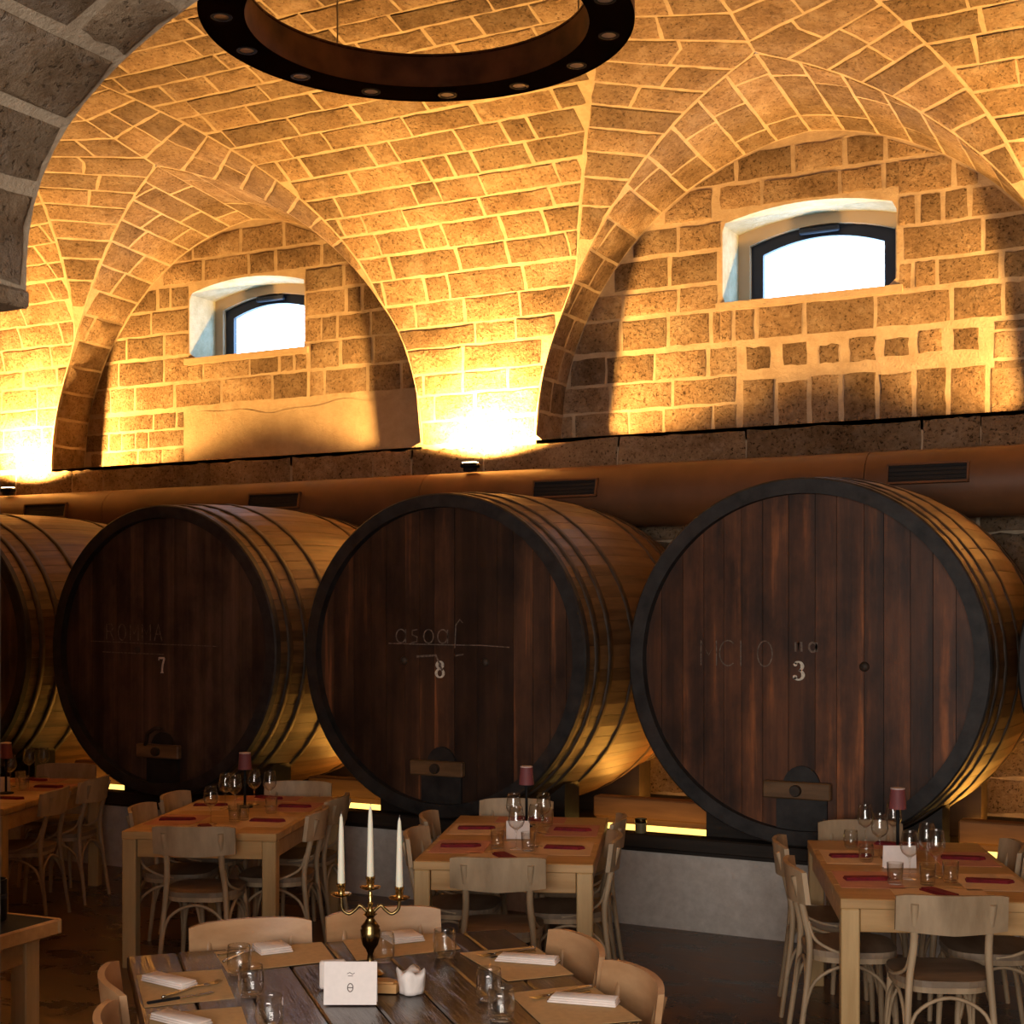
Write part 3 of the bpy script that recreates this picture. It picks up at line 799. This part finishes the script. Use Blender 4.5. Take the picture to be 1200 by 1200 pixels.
for x, nm in ((-11.3, 'left of the window above barrel seven'), (-5.93, 'between the two windows'), (-.49, 'right of the window above barrel three')):
    u = empty('uplight', (x, DY-.10, DZ+.244)); tag(u, 'small black uplight on the duct, on the pillar '+nm, 'uplight', 'uplights on the duct')
    m = MB(); m.box((0, 0, .02), (.10, .07, .035), bev=.006); m.build('base', 'black', u)
    m = MB(); m.box((0, -.0, .055), (.15, .09, .04), bev=.01); m.build('lamp_head', 'black', u)
    m = MB(); m.box((0, .0, .078), (.12, .06, .008)); m.build('lamp_glass', emit('uplight_glass', (1, .72, .35), 20), u)
    l = bpy.data.lights.new('uplight_beam', 'SPOT'); l.energy = 1150; l.color = (1.0, .53, .145); l.shadow_soft_size = .04; l.spot_size = math.radians(158); l.spot_blend = .18
    lo = bpy.data.objects.new('uplight_beam' if x < -1 else 'uplight_beam_offscreen', l); col.objects.link(lo); lo.parent = u; lo.location = (0, -.04, .25); lo.rotation_euler = (PI-.42, 0, 0)

# ------------------------------------------------------------------ ring chandelier
RC = (-4.2, 6.8, 5.23); RO, RW, RHT = 1.2, .25, .21
rg = empty('ring_chandelier', RC); tag(rg, 'large rusty steel ring chandelier with small spotlights hanging from the vault', 'chandelier')
m = MB(); m.lathe([(RO-RW, .004), (RO-RW, RHT), (RO-RW+.006, RHT), (RO-RW+.006, .004)], 96, closed=True); m.build('inner_band', 'rust', rg, True, 40)
m = MB(); m.lathe([(RO-.006, .004), (RO-.006, RHT), (RO, RHT), (RO, .004)], 96, closed=True); m.build('outer_band', 'rust', rg, True, 40)
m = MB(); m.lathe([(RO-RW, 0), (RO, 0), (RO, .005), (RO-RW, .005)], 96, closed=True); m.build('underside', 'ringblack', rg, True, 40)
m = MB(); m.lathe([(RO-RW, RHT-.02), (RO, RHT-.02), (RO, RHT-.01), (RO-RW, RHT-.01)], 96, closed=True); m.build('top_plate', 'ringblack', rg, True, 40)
for k in range(14):
    a = 2*PI*(k+.35)/14; x, y = (RO-RW/2)*math.cos(a), (RO-RW/2)*math.sin(a)
    m = MB(); m.lathe([(.042, 0), (.06, 0), (.06, -.006), (.042, -.006)], 18, c=(x, y, 0), closed=True); bz = m.build('bezel', 'black', rg, True, 40)
    m = MB(); m.lathe([(0, -.002), (.042, -.002), (.042, 0), (0, 0)], 18, c=(x, y, 0)); m.build('spot_lens', 'lens', bz)
for k in range(4):
    a = PI/4+PI/2*k+.25; x, y = (RO-RW/2)*math.cos(a), (RO-RW/2)*math.sin(a); top = mz(RC[1]+y)-RC[2]+.01
    m = MB(); m.tube([(x, y, RHT-.02), (x, y, top)], .006, 6); m.build('cable', 'steel', rg)
    m = MB(); m.lathe([(0, RHT-.01), (.02, RHT-.01), (.014, RHT+.05), (0, RHT+.06)], 12, c=(x, y, 0)); m.build('cable_clamp', 'steel', rg, True)

# ------------------------------------------------------------------ tables
def make_table():
    t = empty('dining_table'); w, l = .88, 1.55
    tb = empty('tabletop'); tb.parent = t
    for i in range(5):
        m = MB(); pw = l/5; m.box((w/2, pw*(i+.5), .738), (w, pw-.003, .044), bev=.004); m.build('plank', 'table', tb)
    for x in (.042, w-.042):
        for y in (.042, l-.042):
            m = MB(); m.box((x, y, .358), (.078, .078, .716), bev=.005); m.build('leg', 'table_leg', t)
    for y in (.035, l-.035): m = MB(); m.box((w/2, y, .665), (w-.17, .03, .10), bev=.003); m.build('apron', 'table', t)
    for x in (.035, w-.035): m = MB(); m.box((x, l/2, .665), (.03, l-.17, .10), bev=.003); m.build('apron', 'table', t)
    return t
TROT = math.radians(21.5)
TABLES = {'left': (-5.637, 6.004, 'in front of barrel seven'), 'mid': (-3.714, 5.966, 'in front of barrel eight'), 'right': (-1.629, 6.051, 'in front of barrel three'), 'far': (-7.714, 6.0, 'in front of the unnumbered barrel')}
proto_t = None
def tl(k, u, v):
    x, y = TABLES[k][:2]; c, s = math.cos(TROT), math.sin(TROT); return x+u*c-v*s, y+u*s+v*c
for k, (x, y, ph) in TABLES.items():
    if proto_t is None: t = proto_t = make_table()
    else: t = copy_tree(proto_t)
    t.location = (x, y, 0); t.rotation_euler = (0, 0, TROT)
    tag(t, 'pale pine dining table set with red napkins '+ph, 'table', 'pine tables before the barrels')

# ------------------------------------------------------------------ chairs
def spline(pts, n=6):
    P = [Vector(p) for p in pts]; out = []
    for i in range(len(P)-1):
        a, b, c, d = P[max(i-1, 0)], P[i], P[i+1], P[min(i+2, len(P)-1)]
        for j in range(n):
            t = j/n; out.append(.5*((2*b)+(c-a)*t+(2*a-5*b+4*c-d)*t*t+(3*b-a-3*c+d)*t**3))
    out.append(P[-1]); return out
def make_chair(wood_mat, seat_mat):
    c = empty('bistro_chair')
    out = []
    for i in range(28):
        a = 2*PI*i/28; ca, sa = math.cos(a), math.sin(a)
        ex = .205 if sa > 0 else .205-.03*(-sa); out.append((math.copysign(abs(ca)**.55, ca)*ex, math.copysign(abs(sa)**.6, sa)*.205))
    m = MB(); m.prism(out, .445, .472); m.build('seat', seat_mat, c)
    m = MB(); m.prism([(x*.96, y*.96) for x, y in out], .42, .445); m.build('seat_ring', wood_mat, c)
    for s in (-1, 1):
        m = MB(); pts = spline([(s*.19, -.25, 0), (s*.165, -.195, .44), (s*.15, -.215, .62), (s*.155, -.262, .80)], 5)
        m.tube(pts, [.0125+.004*min(1, 2*i/len(pts)) for i in range(len(pts))], 8); m.build('rear_leg', wood_mat, c, True, 50)
        m = MB(); m.tube([(s*.165, .16, .43), (s*.18, .178, .2), (s*.19, .185, 0)], [.017, .015, .012], 8); m.build('front_leg', wood_mat, c, True, 50)
        m = MB(); m.tube(spline([(s*.158, -.20, .60), (s*.17, -.17, .52), (s*.19, -.08, .472), (s*.2, .02, .455)], 5), .008, 6); m.build('bracket', wood_mat, c, True)
        m = MB(); m.tube(spline([(s*.185, -.225, .18), (s*.18, -.17, .34), (s*.18, -.02, .41), (s*.18, .12, .34), (s*.187, .172, .18)], 5), .0085, 6); m.build('bentwood_brace', wood_mat, c, True)
    for y, z in ((-.222, .18), (.176, .18)):
        m = MB(); m.tube(spline([(-.178, y, z), (-.14, y*.94, .34), (0, y*.9, .405), (.14, y*.94, .34), (.178, y, z)], 5), .0085, 6); m.build('bentwood_brace', wood_mat, c, True)
    # curved back board
    m = MB(); n = 14; vs = []
    for i in range(n+1):
        q = -1+2*i/n; x = .225*q; y = -.262+.055*q*q
        for (dy, z) in ((.010, .672+.012*abs(q)), (.010-.018, .838-.012*q**6), (-.012-.018, .838-.012*q**6), (-.012, .672+.012*abs(q))):
            vs.append((x, y+dy, z))
    fs = [(0, 1, 2, 3), (4*n+3, 4*n+2, 4*n+1, 4*n)]
    for i in range(n):
        for j in range(4): fs.append((4*i+j, 4*i+4+j, 4*i+4+(j+1) % 4, 4*i+(j+1) % 4))
    m.add(vs, fs); m.build('backrest', wood_mat, c, True, 40)
    return c
ch_a = make_chair('chair', 'seat'); ch_b = make_chair('chair_warm', 'chair_warm'); used = set()
def chair(kind, x, y, rz, label, group):
    src = ch_a if kind == 'a' else ch_b
    if kind in used: c = copy_tree(src)
    else: c = src; used.add(kind)
    c.location = (x, y, 0); c.rotation_euler = (0, 0, rz); tag(c, label, 'chair', group); return c
W_, L_ = .88, 1.55
BN = {'left': 'barrel seven', 'mid': 'barrel eight', 'right': 'barrel three', 'far': 'the unnumbered barrel'}
SIDE = {'left': ('plain-barrel', 'barrel-eight'), 'mid': ('barrel-seven', 'barrel-three'), 'right': ('barrel-eight', 'outer'), 'far': ('outer', 'barrel-seven')}
SIDE['right'] = ('barrel-eight', 'outer')
def tchair(k, where, u, v, ang, d=''):      # u, v of the middle of the back board in table coordinates
    rz = TROT+math.radians({'near': 0, 'far': 180, 'l': -90, 'r': 90}[where]+ang); x, y = tl(k, u, v)
    x, y = x-.275*math.sin(rz), y+.275*math.cos(rz)
    if where in ('near', 'far'): lb = 'weathered bistro chair at the '+('aisle' if where == 'near' else 'barrel')+' end of '+BN[k]+"'s table"
    else: lb = 'weathered bistro chair on the '+SIDE[k][where == 'r']+' side of '+BN[k]+"'s table, nearer the "+d
    chair('a', x, y, rz, lb, 'bistro chairs at the pine tables')
C_, B_ = 'aisle', 'barrels'
for k, rows in {'left': [('near', .50, -.29, 2), ('l', -.10, .46, 3, C_), ('l', -.10, 1.02, -2, B_), ('r', 1.04, .44, 2, C_), ('r', 1.02, 1.03, -3, B_), ('far', .55, 1.74, 3)],
                'mid': [('near', .45, -.30, 3), ('l', -.11, .47, -3, C_), ('l', -.14, 1.06, 2, B_), ('r', .99, .44, 4, C_), ('r', .99, 1.06, -2, B_), ('far', .32, 1.77, -2)],
                'right': [('near', .42, -.28, 3), ('l', -.19, .44, 2, C_), ('l', -.20, 1.07, -3, B_), ('r', .99, .50, 2, C_), ('r', .99, 1.07, -2, B_), ('far', .30, 1.79, 0)],
                'far': [('r', 1.07, .43, 3, C_), ('r', 1.08, 1.03, -2, B_), ('far', .5, 1.84, 2)]}.items():
    for r_ in rows: tchair(k, *r_)

# near table with the candelabrum
NX, NY, NA = -3.60, 3.86, math.radians(46.0)
NL1, NL2 = 1.42, 1.62
def nt_(a, b): c, s = math.cos(NA), math.sin(NA); return NX+a*c+b*s, NY+a*s-b*c
t = empty('plank_table', (NX, NY, 0), NA); tag(t, 'dark glossy plank table laid with brown paper placemats and a candelabrum', 'table')
tb = empty('tabletop'); tb.parent = t
for i in range(8):
    pw = NL1/8; m = MB(); m.box((pw*(i+.5), -NL2/2, .735+R.uniform(-.0015, .001)), (pw-.004, NL2, .05), bev=.006); m.build('plank', 'plank', tb)
for a in (.08, NL1-.08):
    for b in (.08, NL2-.08):
        m = MB(); m.box((a, -b, .355), (.09, .09, .71), bev=.005); m.build('leg', 'table_leg', t)
for b in (.06, NL2-.06): m = MB(); m.box((NL1/2, -b, .66), (NL1-.2, .03, .09)); m.build('apron', 'plank', t)
for a in (.06, NL1-.06): m = MB(); m.box((a, -NL2/2, .66), (.03, NL2-.2, .09)); m.build('apron', 'plank', t)
def nchair(a, b, rz, lb):       # a, b of the middle of the back board in table coordinates
    bx, by = nt_(a, b); chair('b', bx-.275*math.sin(rz), by+.275*math.cos(rz), rz, lb, 'bistro chairs at the candelabrum table')
nchair(.45, -.13, NA+PI, 'tan bistro chair facing the candelabrum across the plank table, beside the folded white card')
nchair(.96, -.17, NA+PI+.03, 'tan bistro chair directly behind the brass candelabrum')
nchair(1.54, .56, NA+PI/2+.05, 'tan bistro chair at the plank table, back to barrel three, nearer the barrels')
nchair(1.55, 1.05, NA+PI/2, 'tan bistro chair at the plank table, back to barrel three, nearer the aisle')
nchair(-.10, .56, NA-PI/2, 'tan bistro chair between plank table and black-topped table, nearer the barrels')
nchair(-.13, 1.05, NA-PI/2, 'tan bistro chair between plank table and black-topped table, nearer the aisle')

# corner table with a black inset top
t = empty('black_top_table', (-4.25, 4.20, 0), math.radians(4)); tag(t, 'wooden table with an inset black top next to the plank table', 'table')
m = MB()
for c_, s_ in (((-.5, -.011), (1.0, .022)), ((-.5, -.889), (1.0, .022)), ((-.011, -.45), (.022, .856)), ((-.989, -.45), (.022, .856))): m.box((c_[0], c_[1], .735), (s_[0], s_[1], .06), bev=.006)
m.build('frame', 'table', t)
m = MB(); m.box((-.5, -.45, .738), (.955, .855, .05)); m.build('inset_top', 'tabletop_black', t)
for a in (-.10, -.90):
    for b in (-.10, -.80): m = MB(); m.box((a, b, .352), (.08, .08, .704), bev=.005); m.build('leg', 'table_leg', t)
m = MB(); m.box((-.5, -.09, .655), (.72, .03, .10)); m.build('apron', 'table', t)
m = MB(); m.box((-.09, -.45, .655), (.03, .62, .10)); m.build('apron', 'table', t)
x, y = un(-8, 1078, .765)
t = empty('wine_cooler', (x, y, .766)); tag(t, 'black cylindrical holder standing on the table with a black top', 'holder')
m = MB(); m.lathe([(0, 0), (.05, 0), (.052, .005), (.052, .16), (.047, .16), (.047, .01), (0, .01)], 28); m.build('body', 'black', t, True, 40)
m = MB(); m.lathe([(.052, .085), (.0535, .088), (.0535, .10), (.052, .103)], 28); m.build('band', 'frame', t, True, 40)

# ------------------------------------------------------------------ tableware
def glass_mesh(pr, name, n=22):
    m = MB(); m.lathe(pr, n); return m.mesh(name, 'glass', True)
wine_bowl = glass_mesh([(.0, .098), (.014, .102), (.034, .118), (.0425, .138), (.0425, .150), (.037, .188), (.032, .218), (.0310, .219), (.0303, .218), (.0355, .188), (.041, .150), (.041, .139), (.033, .120), (.013, .105), (0, .1015)], 'bowl')
wine_stem = glass_mesh([(0, 0), (.034, 0), (.035, .0015), (.033, .003), (.012, .006), (.0045, .014), (.0036, .05), (.0042, .088), (.009, .0985), (0, .0985)], 'stem', 18)
tumb = glass_mesh([(0, 0), (.028, 0), (.034, .01), (.037, .035), (.036, .07), (.033, .088), (.0318, .088), (.0345, .07), (.0355, .036), (.032, .014), (.026, .010), (0, .010)], 'glass_body')
tumb2 = glass_mesh([(0, 0), (.030, 0), (.033, .004), (.037, .095), (.0355, .095), (.0315, .012), (0, .010)], 'glass_body')
def wine(px, py, ph, sc=1.0):
    x, y = un(px, py, .761); g = empty('wine_glass', (x, y, .761)); g.scale = (sc, sc, sc)
    obj('bowl', wine_bowl, g); obj('stem', wine_stem, g); tag(g, 'clear stemmed wine glass on the table '+ph, 'wine glass', 'wine glasses on the table '+ph)
def tumbler(px, py, ph, me=None, tbl='the table ', inv=False):
    x, y = un(px, py, .761); o = obj('water_tumbler', me or tumb, None, (x, y, .762))
    tag(o, 'clear stemless water glass on '+tbl+ph, 'tumbler', 'water glasses on '+tbl+ph)
T_ = {k: v[2] for k, v in TABLES.items()}
for p_ in ((1014, 992), (1031, 1005), (1047, 991), (1066, 1030), (1086, 1019), (1097, 1028)): wine(*p_, T_['right'])
for p_ in ((997, 993), (1015, 1010)): tumbler(*p_, T_['right'])
for p_ in ((1049, 1036), (1114, 1034), (1087, 1037)): tumbler(*p_, T_['right'], tumb2)
for p_ in ((602, 976), (637, 976), (605, 995), (628, 992)): wine(*p_, T_['mid'])
for p_ in ((583, 994), (641, 968), (619, 997)): tumbler(*p_, T_['mid'], tumb2)
for p_ in ((247, 966), (275, 950), (298, 943), (316, 945), (264, 948)): wine(*p_, T_['left'])
for p_ in ((275, 963), (285, 961), (318, 953)): tumbler(*p_, T_['left'], tumb2)
for p_ in ((12, 922), (34, 913), (51, 911)): wine(*p_, T_['far'])
for p_ in ((28, 926), (24, 920)): tumbler(*p_, T_['far'], tumb2)
# mats and red napkins on the pine tables
def mat_and_napkin(k, u, v, su, sv, matc, ang, seat):
    x, y = tl(k, u, v); ph = TABLES[k][2]
    m = MB(); m.box((0, 0, 0), (su, sv, .0012)); o = m.build('placemat', matc); o.location = (x, y, .7612); o.rotation_euler = (0, 0, TROT)
    tag(o, ('cream' if matc == 'cream' else 'salmon pink')+' paper placemat on '+BN[k]+"'s table, "+seat, 'placemat', 'paper placemats on the pine tables')
    m = MB()
    nl = .21; nw = .065
    pts = [(-nl/2, -nw/2), (nl/2-.03, -nw/2), (nl/2, 0), (nl/2-.02, nw/2), (-nl/2, nw/2)]
    m.prism(pts, 0, .007); m.prism([(px_*.96, py_*.86+.002) for px_, py_ in pts], .007, .013)
    o = m.build('napkin', 'red'); o.location = (x, y, .762); o.rotation_euler = (0, 0, TROT+math.radians(ang))
    tag(o, 'folded dark red napkin on '+BN[k]+"'s table, "+seat, 'napkin', 'red napkins on the pine tables')
for k in TABLES:
    for v, q in ((.44, 'nearer the aisle'), (1.04, 'nearer the barrels')):
        mat_and_napkin(k, .17, v, .28, .40, 'salmon' if v < .7 else 'cream', 8, SIDE[k][0]+' side, '+q)
        mat_and_napkin(k, W_-.17, v, .28, .40, 'cream' if v < .7 else 'salmon', -6, SIDE[k][1]+' side, '+q)
    mat_and_napkin(k, .44, .14, .40, .24, 'cream', -62, 'aisle end')
    mat_and_napkin(k, .44, L_-.14, .40, .24, 'salmon', -25, 'barrel end')
# cordless lamps
for k, (px, py) in {'left': (287, 946), 'mid': (617, 968), 'right': (1052, 1003), 'far': (7, 930)}.items():
    x, y = un(px, py, .762); t = empty('table_lamp', (x, y, .762)); tag(t, 'cordless table lamp with a maroon shade on the table '+TABLES[k][2], 'table lamp', 'table lamps')
    m = MB(); m.lathe([(0, 0), (.05, 0), (.05, .008), (.012, .014), (.0, .014)], 24); m.build('base', 'black', t, True, 40)
    m = MB(); m.tube([(0, 0, .012), (0, 0, .27)], .008, 10); m.build('stem', 'black', t, True)
    m = MB(); m.lathe([(.043, .235), (.035, .335), (.033, .335), (.041, .235)], 28, closed=True); sd = m.build('shade', 'shade', t, True, 40)
    m = MB(); m.lathe([(0, .333), (.0355, .333), (.0355, .339), (0, .339)], 28); m.build('shade_cap', 'shade_top', sd, True, 40)
# white cards
def card(px, py, w, h, lb, mark=False, rz=TH, lean=.12):
    x, y = un(px, py, .762); t = empty('table_card', (x, y, .763), rz); tag(t, lb, 'card', 'white cards on the tables')
    m = MB()
    for s in (1, -1):
        d_ = lean*h*1.2; M4 = None
        m.add([(-w/2, -s*d_, 0), (w/2, -s*d_, 0), (w/2, 0, h), (-w/2, 0, h), (-w/2, -s*d_+s*.0015, 0), (w/2, -s*d_+s*.0015, 0), (w/2, s*.001, h), (-w/2, s*.001, h)],
              [(0, 1, 2, 3), (7, 6, 5, 4), (0, 4, 5, 1), (3, 2, 6, 7), (0, 3, 7, 4), (1, 5, 6, 2)])
    m.build('folded_sheet', 'paper', t)
    if mark:
        m = MB(); d_ = lean*h*1.2
        def on(x_, z_): return x_, z_
        ribbon(m, el(0, h*.40, h*.065, h*.095), h*.018); ribbon(m, [(-h*.07, h*.40), (h*.07, h*.40)], h*.016)
        ribbon(m, [(-h*.08, h*.72), (-h*.02, h*.75), (h*.05, h*.71), (h*.10, h*.74)], h*.012); ribbon(m, [(-h*.06, h*.67), (h*.06, h*.67)], h*.01)
        m.v = [(x_, -d_*(1-z_/h)-.0008+y_, z_) for x_, y_, z_ in m.v]; m.build('printed_mark', 'ink', t)
card(1054, 1017, .155, .105, 'white folded card among the glasses on the table in front of barrel three')
card(607, 983, .125, .095, 'white folded card among the glasses on the table in front of barrel eight')
card(1, 928, .12, .10, 'white folded card on the table in front of the barrel beyond barrel seven')
card(411, 1176, .165, .13, 'white folded card with a printed round emblem on the plank table', True)
# near table: placemats as four-cornered sheets at their place
def sheet(pts, name, mat, z, th, lb, cat, grp):
    P = [un(px, py, z) for px, py in pts]; c = (sum(p[0] for p in P)/4, sum(p[1] for p in P)/4)
    m = MB(); m.prism([(p[0]-c[0], p[1]-c[1]) for p in P], 0, th); o = m.build(name, mat); o.location = (c[0], c[1], z); tag(o, lb, cat, grp); return o
G = 'brown paper placemats on the plank table'
mats = [([(251, 1116), (267, 1140), (393, 1126), (377, 1104)], 'under a square white napkin beside the bundle of cutlery'),
        ([(160, 1143), (169, 1181), (275, 1170), (260, 1136)], 'under a long white napkin and a black-handled knife'),
        ([(173, 1189), (186, 1238), (298, 1226), (283, 1180)], 'under a long white napkin, with no cutlery on it'),
        ([(401, 1102), (418, 1126), (540, 1112), (520, 1093)], 'behind the brass candelabrum'),
        ([(539, 1117), (595, 1150), (672, 1142), (627, 1109)], 'on the side toward barrel three, closer to the barrels'),
        ([(596, 1164), (640, 1206), (752, 1196), (692, 1154)], 'on the side toward barrel three, farther from the barrels')]
for pts, d_ in mats: sheet(pts, 'placemat', 'kraft', .7615, .0012, 'brown kraft paper placemat '+d_, 'placemat', G)
def napkin(px, py, w, d_, rz, lb):
    x, y = un(px, py, .763); t = MB()
    for i in range(3):
        q = 1-.03*i
        t.box((0, .002*i, .004+.007*i), (w*q, d_*q, .0065), bev=.0025)
    o = t.build('napkin', 'napkin', None, True, 50); o.location = (x, y, .7632); o.rotation_euler = (0, 0, rz); tag(o, lb, 'napkin', 'white napkins on the plank table')
napkin(319, 1114, .12, .12, NA+.15, 'square folded white napkin on the placemat beside the cutlery bundle')
napkin(472, 1101, .13, .13, NA+.12, 'square folded white napkin on the placemat behind the candelabrum')
napkin(199, 1153, .07, .21, NA-.95+PI/2, 'long folded white napkin beside the black-handled knife')
napkin(213, 1199, .07, .21, NA-.95+PI/2, 'long folded white napkin on the plank table at the chairs by the black-topped table')
napkin(618, 1127, .07, .22, NA-PI/2-.6, 'long folded white napkin on the plank table, toward barrel three, closer to the barrels')
napkin(684, 1175, .07, .22, NA-PI/2-.6, 'long folded white napkin on the plank table, toward barrel three, farther from the barrels')
def knife(p0, p1, lb, handle='cutlery'):
    a = Vector((*un(*p0, .768), .767)); b = Vector((*un(*p1, .768), .767)); d = b-a; l = d.length
    t = empty('knife', a, math.atan2(d.y, d.x)); tag(t, lb, 'knife', 'knives on the plank table')
    m = MB(); m.box((l*.24, 0, 0), (l*.48, .014, .008), bev=.003); m.build('handle', handle, t)
    m = MB(); m.prism([(l*.47, -.007), (l*.9, -.010), (l, .002), (l*.95, .008), (l*.47, .006)], -.001, .001); m.build('blade', 'cutlery', t)
def fork(p0, p1, lb):
    a = Vector((*un(*p0, .768), .769)); b = Vector((*un(*p1, .768), .769)); d = b-a; l = d.length
    t = empty('fork', a, math.atan2(d.y, d.x)); tag(t, lb, 'fork', 'forks on the plank table')
    m = MB(); m.tube(spline([(0, 0, 0), (l*.3, 0, .001), (l*.6, 0, .004), (l*.72, 0, .001)], 4), [.006]*5+[.004]*4+[.003]*4, 6); m.build('handle', 'cutlery', t, True)
    m = MB(); m.prism([(l*.70, -.003), (l*.76, -.012), (l*.82, -.012), (l*.82, .012), (l*.76, .012), (l*.70, .003)], -.001, .002); m.build('neck', 'cutlery', t)
    for q in range(4):
        m = MB(); m.tube([(l*.815, -.0105+q*.007, .0005), (l*.92, -.0105+q*.007, -.001), (l, -.0105+q*.007, .004)], [.002, .0018, .001], 5); m.build('tine', 'cutlery', t)
knife((172, 1175), (252, 1162), 'table knife with black handle next to the long white napkin', 'black')
fork((190, 1169), (258, 1150), 'steel fork lying across the black-handled knife')
fork((627, 1111), (560, 1121), 'steel fork on the placemat toward barrel three, closer to the barrels')
knife((628, 1114), (572, 1122), 'steel knife on the placemat toward barrel three, closer to the barrels')
fork((694, 1156), (622, 1171), 'steel fork on the placemat toward barrel three, farther from the barrels')
knife((692, 1161), (640, 1172), 'steel knife on the placemat toward barrel three, farther from the barrels')
fork((262, 1127), (300, 1112), 'steel fork on the placemat with the square napkin, beside the tumbler')
knife((255, 1119), (300, 1111), 'steel knife on the placemat with the square napkin, beside the tumbler')
for px, py, d_ in ((280, 1142, 'touching the square napkin\'s placemat'), (294, 1168, 'in front of the black-handled knife'), (521, 1122, 'beside the mat behind the candelabrum'), (449, 1127, 'right behind the candelabrum'), (573, 1172, 'between the two mats toward barrel three'), (587, 1196, 'at the corner of the mat toward barrel three'), (316, 1205, 'on bare planks next to the printed card')):
    x, y = un(px, py, .762); o = obj('water_tumbler', tumb, None, (x, y, .7635)); o.scale = (1.12, 1.12, 1.12); tag(o, 'rounded clear tumbler on the plank table '+d_, 'tumbler', 'tumblers on the plank table')
# sugar packets / crumpled napkin cup / wooden block
x, y = un(482, 1164, .762); m = MB(); n = 20; ringsz = [(.034, 0), (.037, .012), (.041, .035), (.046, .062), (.044, .072), (.03, .066), (0, .058)]
vs = []
for q, (r_, z_) in enumerate(ringsz):
    for j in range(n): a = 2*PI*j/n; w_ = 1+.10*math.sin(4*a+q*.4)+.05*math.sin(7*a-q); vs.append((r_*w_*math.cos(a), r_*w_*math.sin(a), z_+(.012*math.sin(4*a) if 2 < q < 5 else 0)))
fs = [(i*n+j, i*n+(j+1) % n, (i+1)*n+(j+1) % n, (i+1)*n+j) for i in range(len(ringsz)-1) for j in range(n)]+[tuple(range(n-1, -1, -1))]
m.add(vs, fs); o = m.build('paper_bowl', 'napkin', None, True); o.location = (x, y, .763); tag(o, 'small crumpled white cloth bowl beside the candelabrum on the plank table', 'bowl')
x, y = un(390, 1158, .762); t = MB(); t.box((0, 0, .045), (.085, .03, .09), bev=.006); t.box((.004, .012, .046), (.075, .02, .084), bev=.004); o = t.build('sugar_sachets', 'napkin'); o.location = (x, y, .763); o.rotation_euler = (0, 0, TH+.2)
tag(o, 'upright bundle of white sachets behind the printed card', 'sachets')
x, y = un(449, 1161, .762); t = MB()
t.prism([(-.05, -.03), (.045, -.04), (.055, .0), (.02, .04), (-.04, .035)], 0, .028); t.prism([(-.04, -.02), (.035, -.03), (.045, .0), (.015, .03), (-.03, .028)], .028, .034)
o = t.build('wooden_tray', 'small_wood'); o.location = (x, y, .763); o.rotation_euler = (0, 0, TH); tag(o, 'small warm brown wooden block at the foot of the candelabrum', 'block')
# candelabrum
x, y = un(434, 1142, .762); cb = empty('candelabrum', (x, y, .763), TH); tag(cb, 'three-armed brass candelabrum with white taper candles on the plank table', 'candelabrum')
m = MB(); m.lathe([(0, 0), (.05, 0), (.052, .006), (.04, .016), (.018, .026), (.012, .05), (.009, .07), (.014, .08)], 28); m.build('foot', 'bronze', cb, True, 60)
m = MB(); m.lathe([(.012, .08), (.026, .10), (.033, .125), (.034, .15), (.030, .156), (.032, .162), (.020, .176), (.012, .19), (.016, .197), (.024, .202), (.016, .208), (.010, .215)], 28); m.build('body', 'bronze', cb, True, 60)
m = MB(); m.lathe([(.010, .215), (.007, .232), (.011, .238), (.006, .246), (.008, .268), (.006, .278)], 20); m.build('stem', 'brass', cb, True, 60)
CZ = {-1: .262, 0: .285, 1: .250}
for s in (-1, 0, 1):
    xx = s*.098; z0 = CZ[s]
    if s:
        m = MB(); m.tube(spline([(s*.012, 0, .212), (s*.035, 0, .232), (s*.05, 0, .218), (s*.072, 0, .204), (s*.094, 0, .220), (xx, 0, z0)], 6), .0058, 8); m.build('arm', 'bronze', cb, True)
    m = MB(); m.lathe([(0, z0-.004), (.012, z0-.002), (.034, z0+.006), (.036, z0+.010), (.014, z0+.008), (.010, z0+.014), (.014, z0+.022), (.013, z0+.032), (.016, z0+.036), (.016, z0+.046), (.013, z0+.046), (0, z0+.04)], 26, c=(xx, 0, 0)); hd = m.build('candle_holder', 'brass', cb, True, 60)
    m = MB(); ln = .25 if s == 0 else .245
    m.lathe([(.012, z0+.038), (.0125, z0+.06), (.0085, z0+ln*.9), (.0055, z0+ln+.02), (.001, z0+ln+.034)], 18, c=(xx, 0, 0)); cn = m.build('candle', 'wax', cb, True)
    m = MB(); m.tube([(xx, 0, z0+ln+.03), (xx+.001, 0, z0+ln+.042)], .0012, 5); m.build('wick', 'ink', cn)
